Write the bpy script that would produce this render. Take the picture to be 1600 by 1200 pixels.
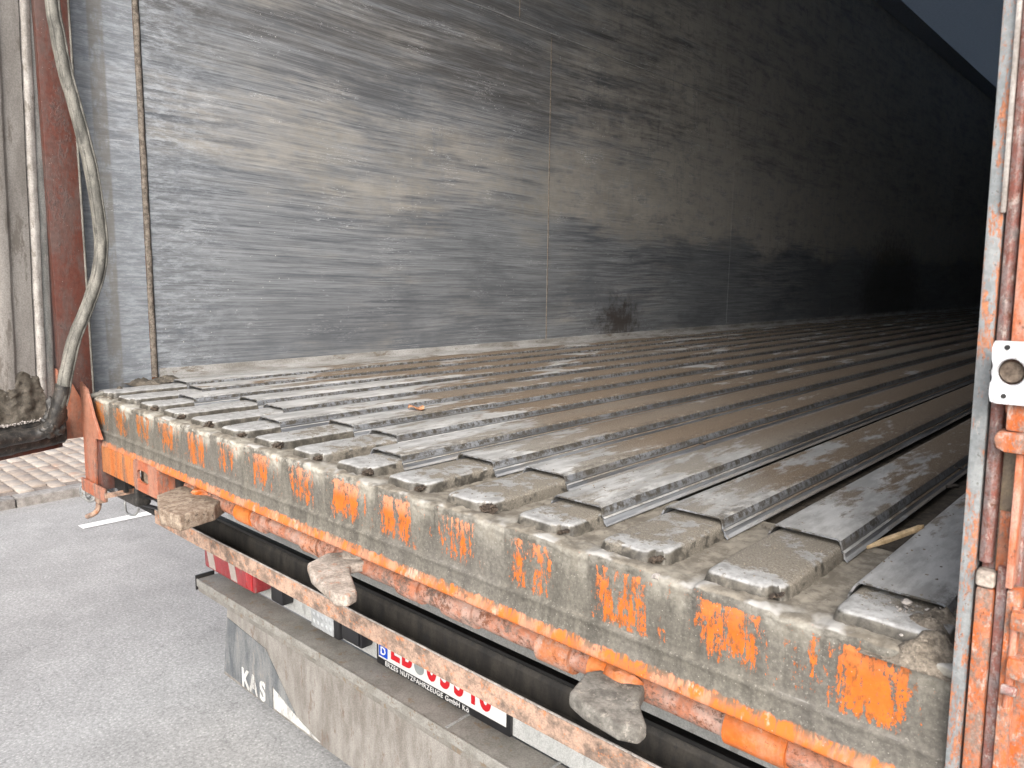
import bpy, bmesh, math, random
from mathutils import Vector, Matrix, noise as mn

random.seed(7)
for o in list(bpy.data.objects):
    bpy.data.objects.remove(o)
SC = bpy.context.scene
COL = SC.collection

# ------------------------------------------------------------------ camera, sky, sun, exposure
cam_d = bpy.data.cameras.new('camera')
cam = bpy.data.objects.new('camera', cam_d)
COL.objects.link(cam)
R_ = Vector((0.7350932, 0.6778516, 0.0124564))
F_ = Vector((-0.6700998, 0.7292322, -0.1385164))
U_ = R_.cross(F_)
CAMP = Vector((2.66048, -0.80713, 0.35798))
m = Matrix((R_, U_, -F_)).transposed().to_4x4()
m.translation = CAMP
cam.matrix_world = m
cam_d.sensor_width = 36
cam_d.lens = 36 * 1178 / 1600
cam_d.clip_start = 0.02
cam_d.clip_end = 3000
cam_d.dof.use_dof = True
cam_d.dof.focus_distance = 2.1
cam_d.dof.aperture_fstop = 16
SC.camera = cam

W = bpy.data.worlds.new('World')
SC.world = W
W.use_nodes = True
wn = W.node_tree
wn.nodes.clear()
sky = wn.nodes.new('ShaderNodeTexSky')
sky.sky_type = 'NISHITA'
sky.sun_disc = False
SUN_EL, SUN_AZ = math.radians(36), math.radians(143)      # azimuth measured from +Y towards +X
sky.sun_elevation = SUN_EL
sky.sun_rotation = SUN_AZ
sky.dust_density = 4
hs = wn.nodes.new('ShaderNodeHueSaturation')
hs.inputs['Saturation'].default_value = 0.5
bgn = wn.nodes.new('ShaderNodeBackground')
bgn.inputs[1].default_value = 0.15
wo = wn.nodes.new('ShaderNodeOutputWorld')
wn.links.new(sky.outputs[0], hs.inputs['Color'])
wn.links.new(hs.outputs[0], bgn.inputs[0])
wn.links.new(bgn.outputs[0], wo.inputs[0])

sun_d = bpy.data.lights.new('sun', 'SUN')
sun_d.energy = 1.3
sun_d.angle = math.radians(55)
sun_d.color = (1.0, 0.98, 0.95)
sun = bpy.data.objects.new('sun', sun_d)
COL.objects.link(sun)
sd = Vector((math.sin(SUN_AZ) * math.cos(SUN_EL), math.cos(SUN_AZ) * math.cos(SUN_EL), math.sin(SUN_EL)))
sun.rotation_euler = sd.to_track_quat('Z', 'Y').to_euler()
sun.location = (0, -5, 8)

SC.view_settings.view_transform = 'Standard'
SC.view_settings.look = 'None'
SC.view_settings.gamma = 1
SC.view_settings.use_curve_mapping = False
SC.view_settings.exposure = 1.32
SC.cycles.max_bounces = 12
SC.cycles.diffuse_bounces = 7
SC.cycles.glossy_bounces = 5


# ------------------------------------------------------------------ node helper
class G:
    def __init__(s, name):
        s.m = bpy.data.materials.new(name)
        s.m.use_nodes = True
        s.t = s.m.node_tree
        s.t.nodes.clear()
        s.out = s.t.nodes.new('ShaderNodeOutputMaterial')
        g = s.t.nodes.new('ShaderNodeNewGeometry')
        s.P = g.outputs['Position']
        s.Nrm = g.outputs['Normal']
        s.point = g.outputs['Pointiness']
        sp = s.t.nodes.new('ShaderNodeSeparateXYZ')
        s.L(s.P, sp.inputs[0])
        s.x, s.y, s.z = sp.outputs
        sn = s.t.nodes.new('ShaderNodeSeparateXYZ')
        s.L(s.Nrm, sn.inputs[0])
        s.nx, s.ny, s.nz = sn.outputs

    def L(s, a, b):
        if hasattr(a, 'is_output') or isinstance(a, bpy.types.NodeSocket):
            s.t.links.new(a, b)
        else:
            b.default_value = a

    def math(s, op, a, b=0.0, c=None, clamp=False):
        n = s.t.nodes.new('ShaderNodeMath')
        n.operation = op
        n.use_clamp = clamp
        s.L(a, n.inputs[0])
        s.L(b, n.inputs[1])
        if c is not None:
            s.L(c, n.inputs[2])
        return n.outputs[0]

    def add(s, a, b): return s.math('ADD', a, b)
    def sub(s, a, b): return s.math('SUBTRACT', a, b)
    def mul(s, a, b): return s.math('MULTIPLY', a, b)
    def mx(s, a, b): return s.math('MAXIMUM', a, b)
    def mn(s, a, b): return s.math('MINIMUM', a, b)

    def step(s, v, lo, hi, a=0.0, b=1.0):          # smooth ramp lo..hi -> a..b
        n = s.t.nodes.new('ShaderNodeMapRange')
        n.interpolation_type = 'SMOOTHSTEP'
        s.L(v, n.inputs[0])
        n.inputs[1].default_value = lo
        n.inputs[2].default_value = hi
        n.inputs[3].default_value = a
        n.inputs[4].default_value = b
        return n.outputs[0]

    def win(s, v, a, b, soft):                     # window a..b
        return s.mul(s.step(v, a - soft, a + soft), s.step(v, b - soft, b + soft, 1, 0))

    def vec(s, sx, sy, sz, off=(0, 0, 0)):
        n = s.t.nodes.new('ShaderNodeMapping')
        s.L(s.P, n.inputs[0])
        n.inputs[1].default_value = off
        n.inputs[3].default_value = (sx, sy, sz)
        return n.outputs[0]

    def noise(s, scale, v=None, detail=4, rough=0.55, dist=0.0):
        n = s.t.nodes.new('ShaderNodeTexNoise')
        s.L(v if v is not None else s.P, n.inputs['Vector'])
        n.inputs['Scale'].default_value = scale
        n.inputs['Detail'].default_value = detail
        n.inputs['Roughness'].default_value = rough
        n.inputs['Distortion'].default_value = dist
        return n.outputs['Fac']

    def voro(s, scale, v=None, feature='F1', out='Distance'):
        n = s.t.nodes.new('ShaderNodeTexVoronoi')
        n.feature = feature
        s.L(v if v is not None else s.P, n.inputs['Vector'])
        n.inputs['Scale'].default_value = scale
        return n.outputs[out]

    def mix(s, f, a, b):
        n = s.t.nodes.new('ShaderNodeMix')
        n.data_type = 'RGBA'
        s.L(f, n.inputs[0])
        for v, i in ((a, 6), (b, 7)):
            if isinstance(v, tuple):
                v = (*v, 1) if len(v) == 3 else v
            s.L(v, n.inputs[i])
        return n.outputs[2]

    def fmix(s, f, a, b):
        n = s.t.nodes.new('ShaderNodeMix')
        n.data_type = 'FLOAT'
        s.L(f, n.inputs[0]); s.L(a, n.inputs[2]); s.L(b, n.inputs[3])
        return n.outputs[0]

    def var(s, col, amount, scale=8, v=None):      # multiply a colour by a noise value
        n = s.noise(scale, v, 5, 0.65)
        f = s.step(n, 0.3, 0.7)
        a = s.t.nodes.new('ShaderNodeMix'); a.data_type = 'RGBA'; a.blend_type = 'MULTIPLY'
        a.inputs[0].default_value = 1
        s.L(col if not isinstance(col, tuple) else (*col, 1), a.inputs[6])
        lo, hi = 1 - amount, 1 + amount
        s.L(s.mix(f, (lo, lo, lo), (hi, hi, hi)), a.inputs[7])
        return a.outputs[2]

    def done(s, col, rough=0.6, metal=0.0, bump=None, bs=0.3, bd=0.003, emit=None, spec=None, coat=0):
        p = s.t.nodes.new('ShaderNodeBsdfPrincipled')
        s.L((*col, 1) if isinstance(col, tuple) else col, p.inputs['Base Color'])
        s.L(rough, p.inputs['Roughness'])
        s.L(metal, p.inputs['Metallic'])
        if spec is not None:
            s.L(spec, p.inputs['Specular IOR Level'])
        p.inputs['Coat Weight'].default_value = coat
        if bump is not None:
            b = s.t.nodes.new('ShaderNodeBump')
            b.inputs['Strength'].default_value = bs
            b.inputs['Distance'].default_value = bd
            s.L(bump, b.inputs['Height'])
            s.L(b.outputs[0], p.inputs['Normal'])
        s.t.links.new(p.outputs[0], s.out.inputs[0])
        s.bsdf = p
        return s.m


# palette (linear)
TAN = (0.21, 0.175, 0.135)
TAN2 = (0.29, 0.245, 0.19)
SAND = (0.19, 0.135, 0.085)
MUD = (0.105, 0.088, 0.07)
DARKMUD = (0.055, 0.047, 0.04)
ALU = (0.42, 0.43, 0.45)
ALUD = (0.12, 0.13, 0.15)
ORANGE = (0.50, 0.115, 0.010)
PEACH = (0.50, 0.20, 0.10)
RUST = (0.13, 0.045, 0.02)
M = {}


def mk_wall():
    g = G('scraped_aluminium_wall')

    def yz(ys, wobble, slope=0.0):
        n = g.t.nodes.new('ShaderNodeCombineXYZ')
        g.L(g.x, n.inputs[0]); g.L(g.mul(g.y, ys), n.inputs[1])
        g.L(g.add(g.add(g.z, g.mul(wob, wobble)), g.mul(g.y, slope)), n.inputs[2])
        return n.outputs[0]
    wob = g.noise(0.6, g.vec(1, 1, 0.6), 1)
    v = yz(.022, .05)
    st1 = g.noise(70, v, 10, 0.8)
    st2 = g.noise(210, yz(.012, .05, .01), 6, 0.75)
    st3 = g.noise(26, yz(.05, .12, -.02), 8, 0.75)
    band = g.noise(6.5, yz(.20, .15), 8, 0.72)
    zz = g.add(g.z, g.mul(g.sub(wob, 0.5), 0.30))
    zz = g.add(zz, g.mul(g.sub(g.noise(3.2, yz(.45, .0), 5, .6), .5), .45))
    dusty = g.mul(g.win(zz, 0.66, 1.12, 0.16), 0.23)
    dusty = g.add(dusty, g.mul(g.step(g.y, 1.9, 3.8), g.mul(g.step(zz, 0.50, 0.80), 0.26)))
    dusty = g.add(dusty, g.mul(g.step(zz, 1.15, 1.3), 0.06))
    dusty = g.sub(dusty, g.mul(g.step(g.y, 0.9, 0.2), 0.10))
    dm = g.add(g.add(g.mul(band, 1.0), dusty), g.add(g.mul(g.sub(st1, 0.5), 0.55), g.mul(g.sub(st3, 0.5), 0.5)))
    dust = g.step(dm, 0.50, 0.88)
    dust = g.mul(dust, g.step(g.noise(16, yz(.35, .1), 8, .8), .36, .52, .35, 1.0))
    bare = g.mix(g.step(st1, 0.40, 0.60), (0.165, 0.176, 0.190), (0.275, 0.290, 0.308))
    bare = g.mix(g.mul(g.step(st3, 0.50, 0.38), 0.6), bare, (0.105, 0.115, 0.132))
    bare = g.mix(g.mul(g.step(st2, 0.50, 0.66), 0.7), bare, (0.36, 0.375, 0.395))
    bare = g.mix(g.mul(g.step(st2, 0.46, 0.38), 0.5), bare, (0.060, 0.066, 0.077))
    hi = g.mul(g.step(zz, 1.05, 1.3), g.step(st3, .66, .44))
    bare = g.mix(g.mul(hi, .6), bare, (0.085, 0.075, 0.066))
    tan = g.mix(g.step(g.noise(5, yz(.5, .1), 5, .7), .35, .65), (0.225, 0.215, 0.195), (0.30, 0.287, 0.262))
    tan = g.mix(g.mul(g.step(g.y, 2.0, 5.0), .6), tan, (0.48, 0.445, 0.39))  # dust paler with depth, painting extra light into the dim interior
    bare = g.mix(g.mul(g.step(g.noise(4.0, yz(.30, .2), 6, .7), .48, .66), .55), bare, (0.105, 0.115, 0.130))
    tan = g.mix(g.mul(g.step(st2, .5, .65), .25), tan, (0.50, 0.47, 0.42))
    # vertical wiped marks and fine cross hatching in the dust
    vm = g.noise(17, g.vec(1, 1.3, 0.10), 9, 0.8)
    vm2 = g.noise(85, g.vec(1, 1.0, 0.16), 5, 0.75)
    vm3 = g.noise(120, g.vec(1, 0.12, 1.0), 4, 0.75)
    wipe = g.mul(g.step(g.add(g.mul(vm, 0.62), g.add(g.mul(vm2, 0.28), g.mul(vm3, 0.18))), 0.55, 0.66), 0.62)
    wipe = g.mul(wipe, g.step(g.y, .7, 1.6, .25, 1.0))
    dust = g.mul(dust, g.sub(1.0, wipe))
    col = g.mix(dust, bare, tan)
    # rear end: scuffs with daylight painted into the colour, and the dusty vertical strip
    rear = g.step(g.y, 0.75, 0.15)
    scuff_lit = g.noise(60, g.vec(1, .22, 1), 9, 0.82, 0.15)
    col = g.mix(g.mul(rear, g.step(scuff_lit, 0.44, 0.62, 0, .85)), col, (0.46, 0.49, 0.53))
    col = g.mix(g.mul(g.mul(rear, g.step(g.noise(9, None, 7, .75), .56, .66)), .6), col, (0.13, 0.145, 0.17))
    col = g.mix(g.step(g.y, .27, .24, 0, .35), col, (0.40, 0.43, 0.47))  # wall end lightened in the colour, as if lit from outside
    strip = g.mul(g.win(g.y, 0.112, 0.158, 0.004), g.step(g.noise(22, g.vec(1, 1, .5), 6, .7), 0.34, 0.56))
    col = g.mix(g.mul(strip, 0.7), col, (0.23, 0.215, 0.19))
    # bright scratches
    s1 = g.noise(7, g.vec(1, 0.7, 14), 3, 0.6, 0.6)
    ridge = g.math('ABSOLUTE', g.sub(s1, 0.5))
    gate = g.step(g.noise(5, g.vec(1, .7, 2), 4), 0.54, 0.64)
    scr = g.mul(g.step(ridge, 0.006, 0.0), gate)
    col = g.mix(g.mul(scr, 0.8), col, (0.80, 0.82, 0.85))
    s2 = g.math('ABSOLUTE', g.sub(g.noise(9, g.vec(1, 3, 1.4), 2, .5, 1.0), .5))
    scr2 = g.mul(g.step(s2, .0035, 0.0), g.step(g.noise(8, g.vec(1, 1, 1, (3, 3, 3)), 4, .7), .60, .66))
    col = g.mix(g.mul(scr2, 0.8), col, (0.75, 0.77, 0.8))

    def blot(cy, cz, r, soft):
        dy = g.sub(g.y, cy); dz = g.mul(g.sub(g.z, cz), 1.6)
        d = g.math('SQRT', g.add(g.mul(dy, dy), g.mul(dz, dz)))
        d = g.add(d, g.mul(g.sub(g.noise(16, None, 8, .8), .5), soft * 2.6))
        return g.step(d, r + soft * .3, r - soft * .5)
    st = g.mx(blot(3.05, 0.10, 0.20, 0.34), g.mul(blot(8.4, 0.2, 1.1, 0.9), .75))
    lowd = g.mul(g.step(g.z, .50, .10), g.step(g.noise(2.2, yz(.35, .0), 6, .7), .40, .62))
    col = g.mix(g.mul(lowd, .38), col, (0.085, 0.09, 0.10))
    col = g.mix(g.mul(st, 0.8), col, (0.035, 0.024, 0.017))
    sp = g.step(g.voro(38), 0.10, 0.05)
    col = g.mix(g.mul(sp, g.step(g.noise(2.3), .55, .6)), col, (0.55, 0.55, 0.53))
    hb = g.add(g.mul(st1, 0.4), g.add(g.mul(st2, 0.4), g.mul(dust, 0.25)))
    rough = g.fmix(dust, g.fmix(g.step(st1, .35, .65), 0.36, 0.5), 0.8)
    metal = g.fmix(g.mx(dust, st), 0.22, 0.0)
    return g.done(col, rough, metal, hb, 0.35, 0.002)


def mk_dirty_floor(name, seed=0.0, sandy=0.52):
    g = G(name)
    oi = g.t.nodes.new('ShaderNodeObjectInfo')
    n = g.t.nodes.new('ShaderNodeCombineXYZ')
    g.L(g.add(g.x, g.mul(oi.outputs['Random'], 3.0)), n.inputs[0])
    g.L(g.mul(g.y, 0.28), n.inputs[1]); g.L(g.z, n.inputs[2])
    v = n.outputs[0]
    big = g.noise(7, v, 6, 0.65, 0.3)
    med = g.noise(26, v, 6, 0.7)
    fine = g.noise(420, None, 3, 0.7)
    up = g.step(g.nz, 0.55, 0.9)
    # more sand further inside, swept lighter near the rear
    k = g.add(g.mul(big, 0.8), g.mul(med, 0.35))
    k = g.add(k, g.step(g.y, 0.2, 1.1, -0.045, 0.085))
    k = g.add(k, g.step(g.x, 0.9, 1.9, -0.06, 0.01))
    k = g.sub(k, g.mul(g.step(g.y, .42, .16), g.step(g.noise(5, None, 3), .38, .60, .0, .11)))
    sand = g.mul(g.step(k, sandy, sandy + 0.07), up)
    # brushed bare aluminium
    br = g.noise(60, g.vec(1, 0.05, 1), 6, 0.7)
    bare = g.mix(g.step(br, 0.35, 0.65), (0.25, 0.26, 0.275), (0.46, 0.47, 0.48))  # added bar that darkens the gap above the crossbeam
    chalk = g.mix(g.step(med, 0.4, 0.6), (0.28, 0.272, 0.255), (0.50, 0.492, 0.475))
    bare = g.mix(g.mul(up, 0.75), bare, chalk)
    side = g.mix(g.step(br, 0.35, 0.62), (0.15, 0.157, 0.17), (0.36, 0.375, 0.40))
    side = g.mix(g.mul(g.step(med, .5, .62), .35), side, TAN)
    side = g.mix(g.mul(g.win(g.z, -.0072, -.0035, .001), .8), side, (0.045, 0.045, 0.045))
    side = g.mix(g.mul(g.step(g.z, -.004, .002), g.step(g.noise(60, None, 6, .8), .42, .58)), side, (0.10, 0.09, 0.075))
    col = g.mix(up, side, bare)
    grains = g.mix(g.step(fine, 0.35, 0.7), (0.085, 0.060, 0.040), (0.21, 0.158, 0.108))
    grains = g.mix(g.step(g.sub(g.noise(1.3, v, 3), g.step(g.y, .7, .15, -.14, .10)), 0.62, 0.42), grains, g.mix(g.step(fine, .3, .7), (0.118, 0.106, 0.090), (0.245, 0.226, 0.195)))
    grains = g.mix(g.step(g.voro(260), 0.22, 0.1), grains, (0.42, 0.36, 0.28))
    col = g.mix(sand, col, grains)
    fx = g.mul(g.math('FRACT', g.mul(g.sub(g.x, 0.143), 1 / 0.16)), .16)
    edge = g.mul(g.win(fx, .083, .104, .005), up)
    cr = g.noise(75, g.vec(1, .5, 1), 7, .8)
    col = g.mix(g.mul(edge, g.mul(g.step(big, .40, .58), g.step(cr, .46, .56, 0, .6))), col, (0.055, 0.048, 0.04))
    col = g.mix(g.mul(edge, g.mul(g.step(med, .62, .45), g.step(cr, .44, .36, 0, .55))), col, (0.46, 0.45, 0.43))
    edge2 = g.mul(g.win(fx, -.01, .012, .004), up)
    col = g.mix(g.mul(edge2, g.step(cr, .50, .56, 0, .5)), col, (0.45, 0.44, 0.42))
    pits = g.mul(g.step(g.noise(38, v, 7, .8), 0.63, 0.68), up)
    col = g.mix(g.mul(pits, 0.5), col, DARKMUD)
    h = g.add(g.mul(sand, 0.6), g.add(g.mul(g.mul(fine, sand), 0.6), g.mul(br, 0.1)))
    rough = g.fmix(sand, g.fmix(up, 0.38, 0.52), 0.95)
    metal = g.fmix(sand, g.fmix(up, 0.45, 0.12), 0.0)
    return g.done(col, rough, metal, h, 0.5, 0.003)


def mk_sill():
    g = G('mud_caked_sill_with_orange_paint_flakes')
    fine = g.noise(300, None, 4, 0.7)
    med = g.noise(40, None, 7, 0.7)
    dv = g.noise(28, g.vec(1, 1, 0.22), 7, 0.72)          # vertical run-off
    grey = g.mix(g.step(dv, 0.35, 0.65), (0.070, 0.064, 0.053), (0.140, 0.129, 0.107))
    grey = g.mix(g.mul(g.step(g.noise(6), .45, .65), .5), grey, (0.115, 0.106, 0.094))
    grey = g.var(grey, 0.25, 160)
    grey = g.mix(g.mul(g.step(g.noise(300, None, 4, .8), .56, .64), .45), grey, (0.06, 0.055, 0.045))
    grey = g.mix(g.mul(g.step(g.noise(240, None, 4, .8), .58, .66), .45), grey, (0.33, 0.31, 0.27))
    grey = g.mix(g.mul(g.mul(g.step(g.x, 1.1, .2), g.step(g.noise(22, None, 7, .78), .48, .58)), .6), grey, (0.07, 0.06, 0.048))
    fx = g.math('FRACT', g.mul(g.sub(g.x, 0.146), 1 / 0.16))
    cell = g.math('FLOOR', g.mul(g.sub(g.x, 0.146), 1 / 0.16))
    # chalky run-off between the bumps, at the top of the face
    gap = g.mul(g.win(fx, 0.62, 0.97, 0.12), g.step(g.add(g.z, g.mul(g.sub(dv, .5), .06)), -0.060, -0.024))
    front = g.mul(g.step(g.y, 0.045, 0.03), 1.0)
    chalk = g.mul(g.mul(gap, front), g.step(g.x, 2.0, 1.0, 0.45, 1.0))
    col = g.mix(g.mul(chalk, 0.8), grey, g.mix(g.step(med, .4, .6), (0.30, 0.275, 0.225), (0.46, 0.44, 0.38)))
    rollz = g.mul(g.win(g.z, -0.030, -0.016, 0.005), g.step(g.noise(24, None, 6, .75), 0.47, 0.60))
    col = g.mix(g.mul(g.mul(rollz, front), g.step(g.x, 1.9, 1.2, 0.25, 0.75)), col, (0.40, 0.38, 0.33))
    # orange flakes: one field below every bump
    flk = g.noise(34, g.vec(1.9, 1, 0.36, (0.3, 0, 0)), 8, 0.72, 0.5)
    chip = g.noise(130, g.vec(1, 1, 0.6), 6, 0.85)
    wob = g.mul(g.sub(g.noise(7, g.vec(1, 0, 0)), 0.5), 0.25)
    fxx = g.math('FRACT', g.add(g.sub(g.add(fx, 1.0), g.step(g.x, 2.2, .4, 0.0, .22)), 0.0))
    wx = g.win(g.add(fxx, wob), 0.08, 0.58, 0.10)
    cr1 = g.t.nodes.new('ShaderNodeTexWhiteNoise'); cr1.noise_dimensions = '1D'; g.L(cell, cr1.inputs['W'])
    cr2 = g.t.nodes.new('ShaderNodeTexWhiteNoise'); cr2.noise_dimensions = '1D'; g.L(g.add(cell, 31.7), cr2.inputs['W'])
    rz1, rz2 = cr1.outputs[0], cr2.outputs[0]
    wz = g.mul(g.step(g.add(g.z, g.mul(rz1, -.022)), -.132, -.092), g.step(g.z, -.023, -.029))
    fld = g.add(g.mul(g.mul(wx, wz), 0.35), g.add(g.mul(g.sub(flk, .5), 2.1), g.mul(g.sub(chip, .5), 1.5)))
    fld = g.add(fld, g.sub(g.mul(rz2, .16), .10))
    fld = g.add(fld, g.mul(g.mul(g.win(g.x, 2.22, 2.36, .03), wz), .05))
    fld = g.add(fld, g.mul(g.win(g.x, 2.372, 2.478, 0.008), g.mul(g.win(g.z, -0.125, -0.029, .008), 0.13)))
    on = g.mul(g.step(fld, 0.265, 0.285), g.mul(g.step(g.ny, -0.15, -0.45), g.step(g.z, -0.107, -0.103)))
    edge = g.mul(g.step(fld, 0.235, 0.265), g.mul(g.step(g.ny, -0.15, -0.45), g.step(g.z, -0.107, -0.103)))
    dull = g.step(g.x, 0.3, 1.5, 0.72, 0.0)
    org = g.mix(g.mul(g.step(g.z, -0.060, -0.036), g.step(g.x, 2.2, 1.7, 0.15, 0.8)), ORANGE, (0.48, 0.23, 0.14))
    org = g.var(org, 0.12, 60)
    org = g.mix(g.mul(g.step(g.noise(70, g.vec(1, 1, .5), 7, .8), .53, .59), .8), org, (0.16, 0.065, 0.02))
    org = g.mix(dull, org, (0.27, 0.10, 0.020))
    col = g.mix(g.mul(edge, 0.5), col, (0.045, 0.036, 0.03))
    col = g.mix(on, col, org)
    # lip: orange with mud drips on the upper half
    drip = g.noise(75, g.vec(1, 1, 0.14), 5, 0.6)
    lipz = g.add(g.z, g.mul(g.sub(drip, .5), 0.018))
    lip = g.mul(g.step(lipz, -0.136, -0.140), g.step(g.z, -0.113, -0.116))
    lipc = g.mix(g.step(g.noise(14, g.vec(1, 1, .4), 6, .7), 0.44, 0.54), (0.46, 0.20, 0.115), (0.52, 0.125, 0.015))
    lipc = g.mix(g.mul(g.step(g.noise(40, None, 6, .8), 0.57, 0.62), .8), lipc, (0.10, 0.06, 0.04))
    lipc = g.mix(g.mul(g.step(g.noise(17, g.vec(1, 1, .5), 6, .7), 0.58, 0.63), .7), lipc, (0.50, 0.36, 0.28))
    dr2 = g.mul(g.step(g.noise(85, g.vec(1, 1, .07), 4, .7), .50, .58), g.step(g.z, -.153, -.136, .1, .85))
    lipc = g.mix(dr2, lipc, (0.17, 0.115, 0.075))
    dl = g.step(g.math('ABSOLUTE', g.sub(g.noise(48, g.vec(1, 1, .06), 3, .6), .5)), .055, .02)
    lipc = g.mix(g.mul(dl, g.step(g.z, -.150, -.138, .35, .9)), lipc, (0.13, 0.09, 0.06))
    lipc = g.mix(g.step(g.x, .9, .2, 0, .35), lipc, (0.20, 0.13, 0.10))
    col = g.mix(lip, col, lipc)
    # top plate is plain mud and dust
    topm = g.step(g.nz, 0.6, 0.85)
    tm = g.mix(g.step(med, 0.4, 0.62), (0.125, 0.108, 0.085), (0.235, 0.21, 0.17))
    tm = g.mix(g.mul(g.step(g.noise(12), .52, .6), g.step(g.y, .06, .0)), tm, (0.36, 0.35, 0.33))
    col = g.mix(g.mul(topm, g.sub(1.0, g.mul(chalk, .6))), col, tm)
    specks = g.step(g.voro(110), 0.10, 0.06)
    col = g.mix(g.mul(specks, 0.6), col, (0.40, 0.37, 0.32))
    dk = g.step(g.noise(55, None, 6, .8), 0.64, 0.68)
    col = g.mix(g.mul(dk, 0.55), col, (0.035, 0.03, 0.028))
    h = g.add(g.mul(fine, 0.35), g.add(g.mul(med, 0.6), g.mul(on, 0.35)))
    rough = g.fmix(on, 0.88, 0.5)
    return g.done(col, rough, 0.0, h, 0.55, 0.003)


def mk_profile():
    g = G('worn_profile_end')
    big = g.noise(9, None, 6, 0.7)
    med = g.noise(45, None, 7, 0.72)
    fine = g.noise(380, None, 3, 0.7)
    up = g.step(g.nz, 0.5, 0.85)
    k = g.add(g.add(g.mul(big, 0.6), g.mul(med, 0.5)), g.add(g.step(g.x, 0.3, 2.2, -0.10, 0.055), g.step(g.y, 0.045, 0.09, -0.09, 0.01)))
    sand = g.mul(g.step(k, 0.535, 0.60), g.step(g.nz, 0.1, 0.6, .55, 1.0))
    bare = g.mix(g.step(med, 0.35, 0.65), (0.26, 0.255, 0.245), (0.48, 0.48, 0.475))
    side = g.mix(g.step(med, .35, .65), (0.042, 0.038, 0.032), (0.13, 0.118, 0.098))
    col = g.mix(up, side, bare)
    grains = g.mix(g.step(fine, .3, .7), (0.098, 0.085, 0.068), (0.225, 0.20, 0.163))
    grains = g.mix(g.step(g.voro(230), .22, .12), grains, (0.34, 0.30, 0.235))
    col = g.mix(sand, col, grains)
    wear = g.mul(g.step(g.point, 0.53, 0.60), g.step(med, .40, .55))
    col = g.mix(g.mul(wear, 0.7), col, (0.62, 0.60, 0.55))
    h = g.add(g.mul(sand, 0.5), g.add(g.mul(fine, .4), g.mul(med, .4)))
    return g.done(col, g.fmix(sand, 0.5, 0.95), g.fmix(sand, 0.2, 0), h, 0.5, 0.003)


def mk_paint(name, a=ORANGE, b=PEACH, rust=0.5, mud=0.5, mudcol=MUD, sc=1.0, white=0.6, streak=0.35, rcol=RUST):
    """old orange paint, chalked, with rust and mud"""
    g = G(name)
    n1 = g.noise(16 * sc, g.vec(1, 1, streak), 9, 0.75, 0.4)
    n2 = g.noise(30 * sc, g.vec(1, 1, streak, (3, 1, 7)), 9, 0.78, 0.3)
    n3 = g.noise(150 * sc, g.vec(1, 1, max(streak, .5)), 6, 0.8)
    g3 = g.sub(n3, .5)
    col = g.mix(g.step(g.add(n1, g.mul(g3, .25)), 0.40, 0.60), a, b)
    col = g.var(col, 0.18, 70 * sc)
    wv = g.add(g.noise(20 * sc, g.vec(1, 1, streak, (9, 4, 2)), 8, .78), g.mul(g3, .35))
    wl = 0.88 - 0.45 * white
    col = g.mix(g.mul(g.step(wv, wl, wl + .10), .75), col, (0.50, 0.44, 0.39))
    rl = 0.94 - 0.75 * rust
    r = g.step(g.add(n2, g.mul(g3, .5)), rl, rl + .09)
    col = g.mix(g.mul(r, .85), col, g.var(rcol, .35, 60 * sc))
    mm = g.noise(14 * sc, g.vec(1, 1, streak * 1.3, (5, 5, 5)), 9, 0.78)
    ml_ = 0.92 - 0.75 * mud
    d = g.step(g.add(mm, g.mul(g3, .45)), ml_, ml_ + .13)
    col = g.mix(g.mul(d, .85), col, g.var(mudcol, 0.35, 90 * sc))
    pit = g.step(g.add(g.noise(70 * sc, None, 7, .8), g.mul(g3, .3)), 0.60, 0.66)
    col = g.mix(g.mul(pit, .7), col, (0.03, 0.022, 0.018))
    fl = g.step(g.voro(120 * sc), .12, .05)
    col = g.mix(g.mul(g.mul(fl, g.step(n2, .5, .55)), .6), col, (0.55, 0.50, 0.45))
    h = g.add(g.mul(d, .5), g.add(g.mul(n3, .7), g.mul(r, -.3)))
    return g.done(col, g.fmix(g.mx(d, r), 0.5, 0.9), 0.0, h, 0.6, 0.002 / max(1, sc * .6))


def mk_dust(name, a, b, rough=0.85, sc=30, metal=0.0, fine=True, v=(1, 1, 1), spots=None, bs=.5):
    g = G(name)
    n = g.noise(sc, g.vec(*v), 8, 0.7)
    col = g.mix(g.step(n, 0.36, 0.64), a, b)
    f = g.noise(320, None, 4, 0.7)
    if fine:
        col = g.var(col, 0.2, 240)
    if spots:
        k = g.step(g.noise(sc * 1.7, g.vec(v[0], v[1], v[2], (4, 9, 1)), 7, .78), 0.56, 0.62)
        col = g.mix(g.mul(k, .85), col, spots)
    return g.done(col, rough, metal, g.add(n, g.mul(f, .4)), bs, 0.003)


def plain(name, col, rough=.5, metal=0., coat=0, v=.12):
    g = G(name)
    c = g.var(col, v, 40)
    return g.done(c, rough, metal, g.noise(150, None, 4), .12, .001, coat=coat)


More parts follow.
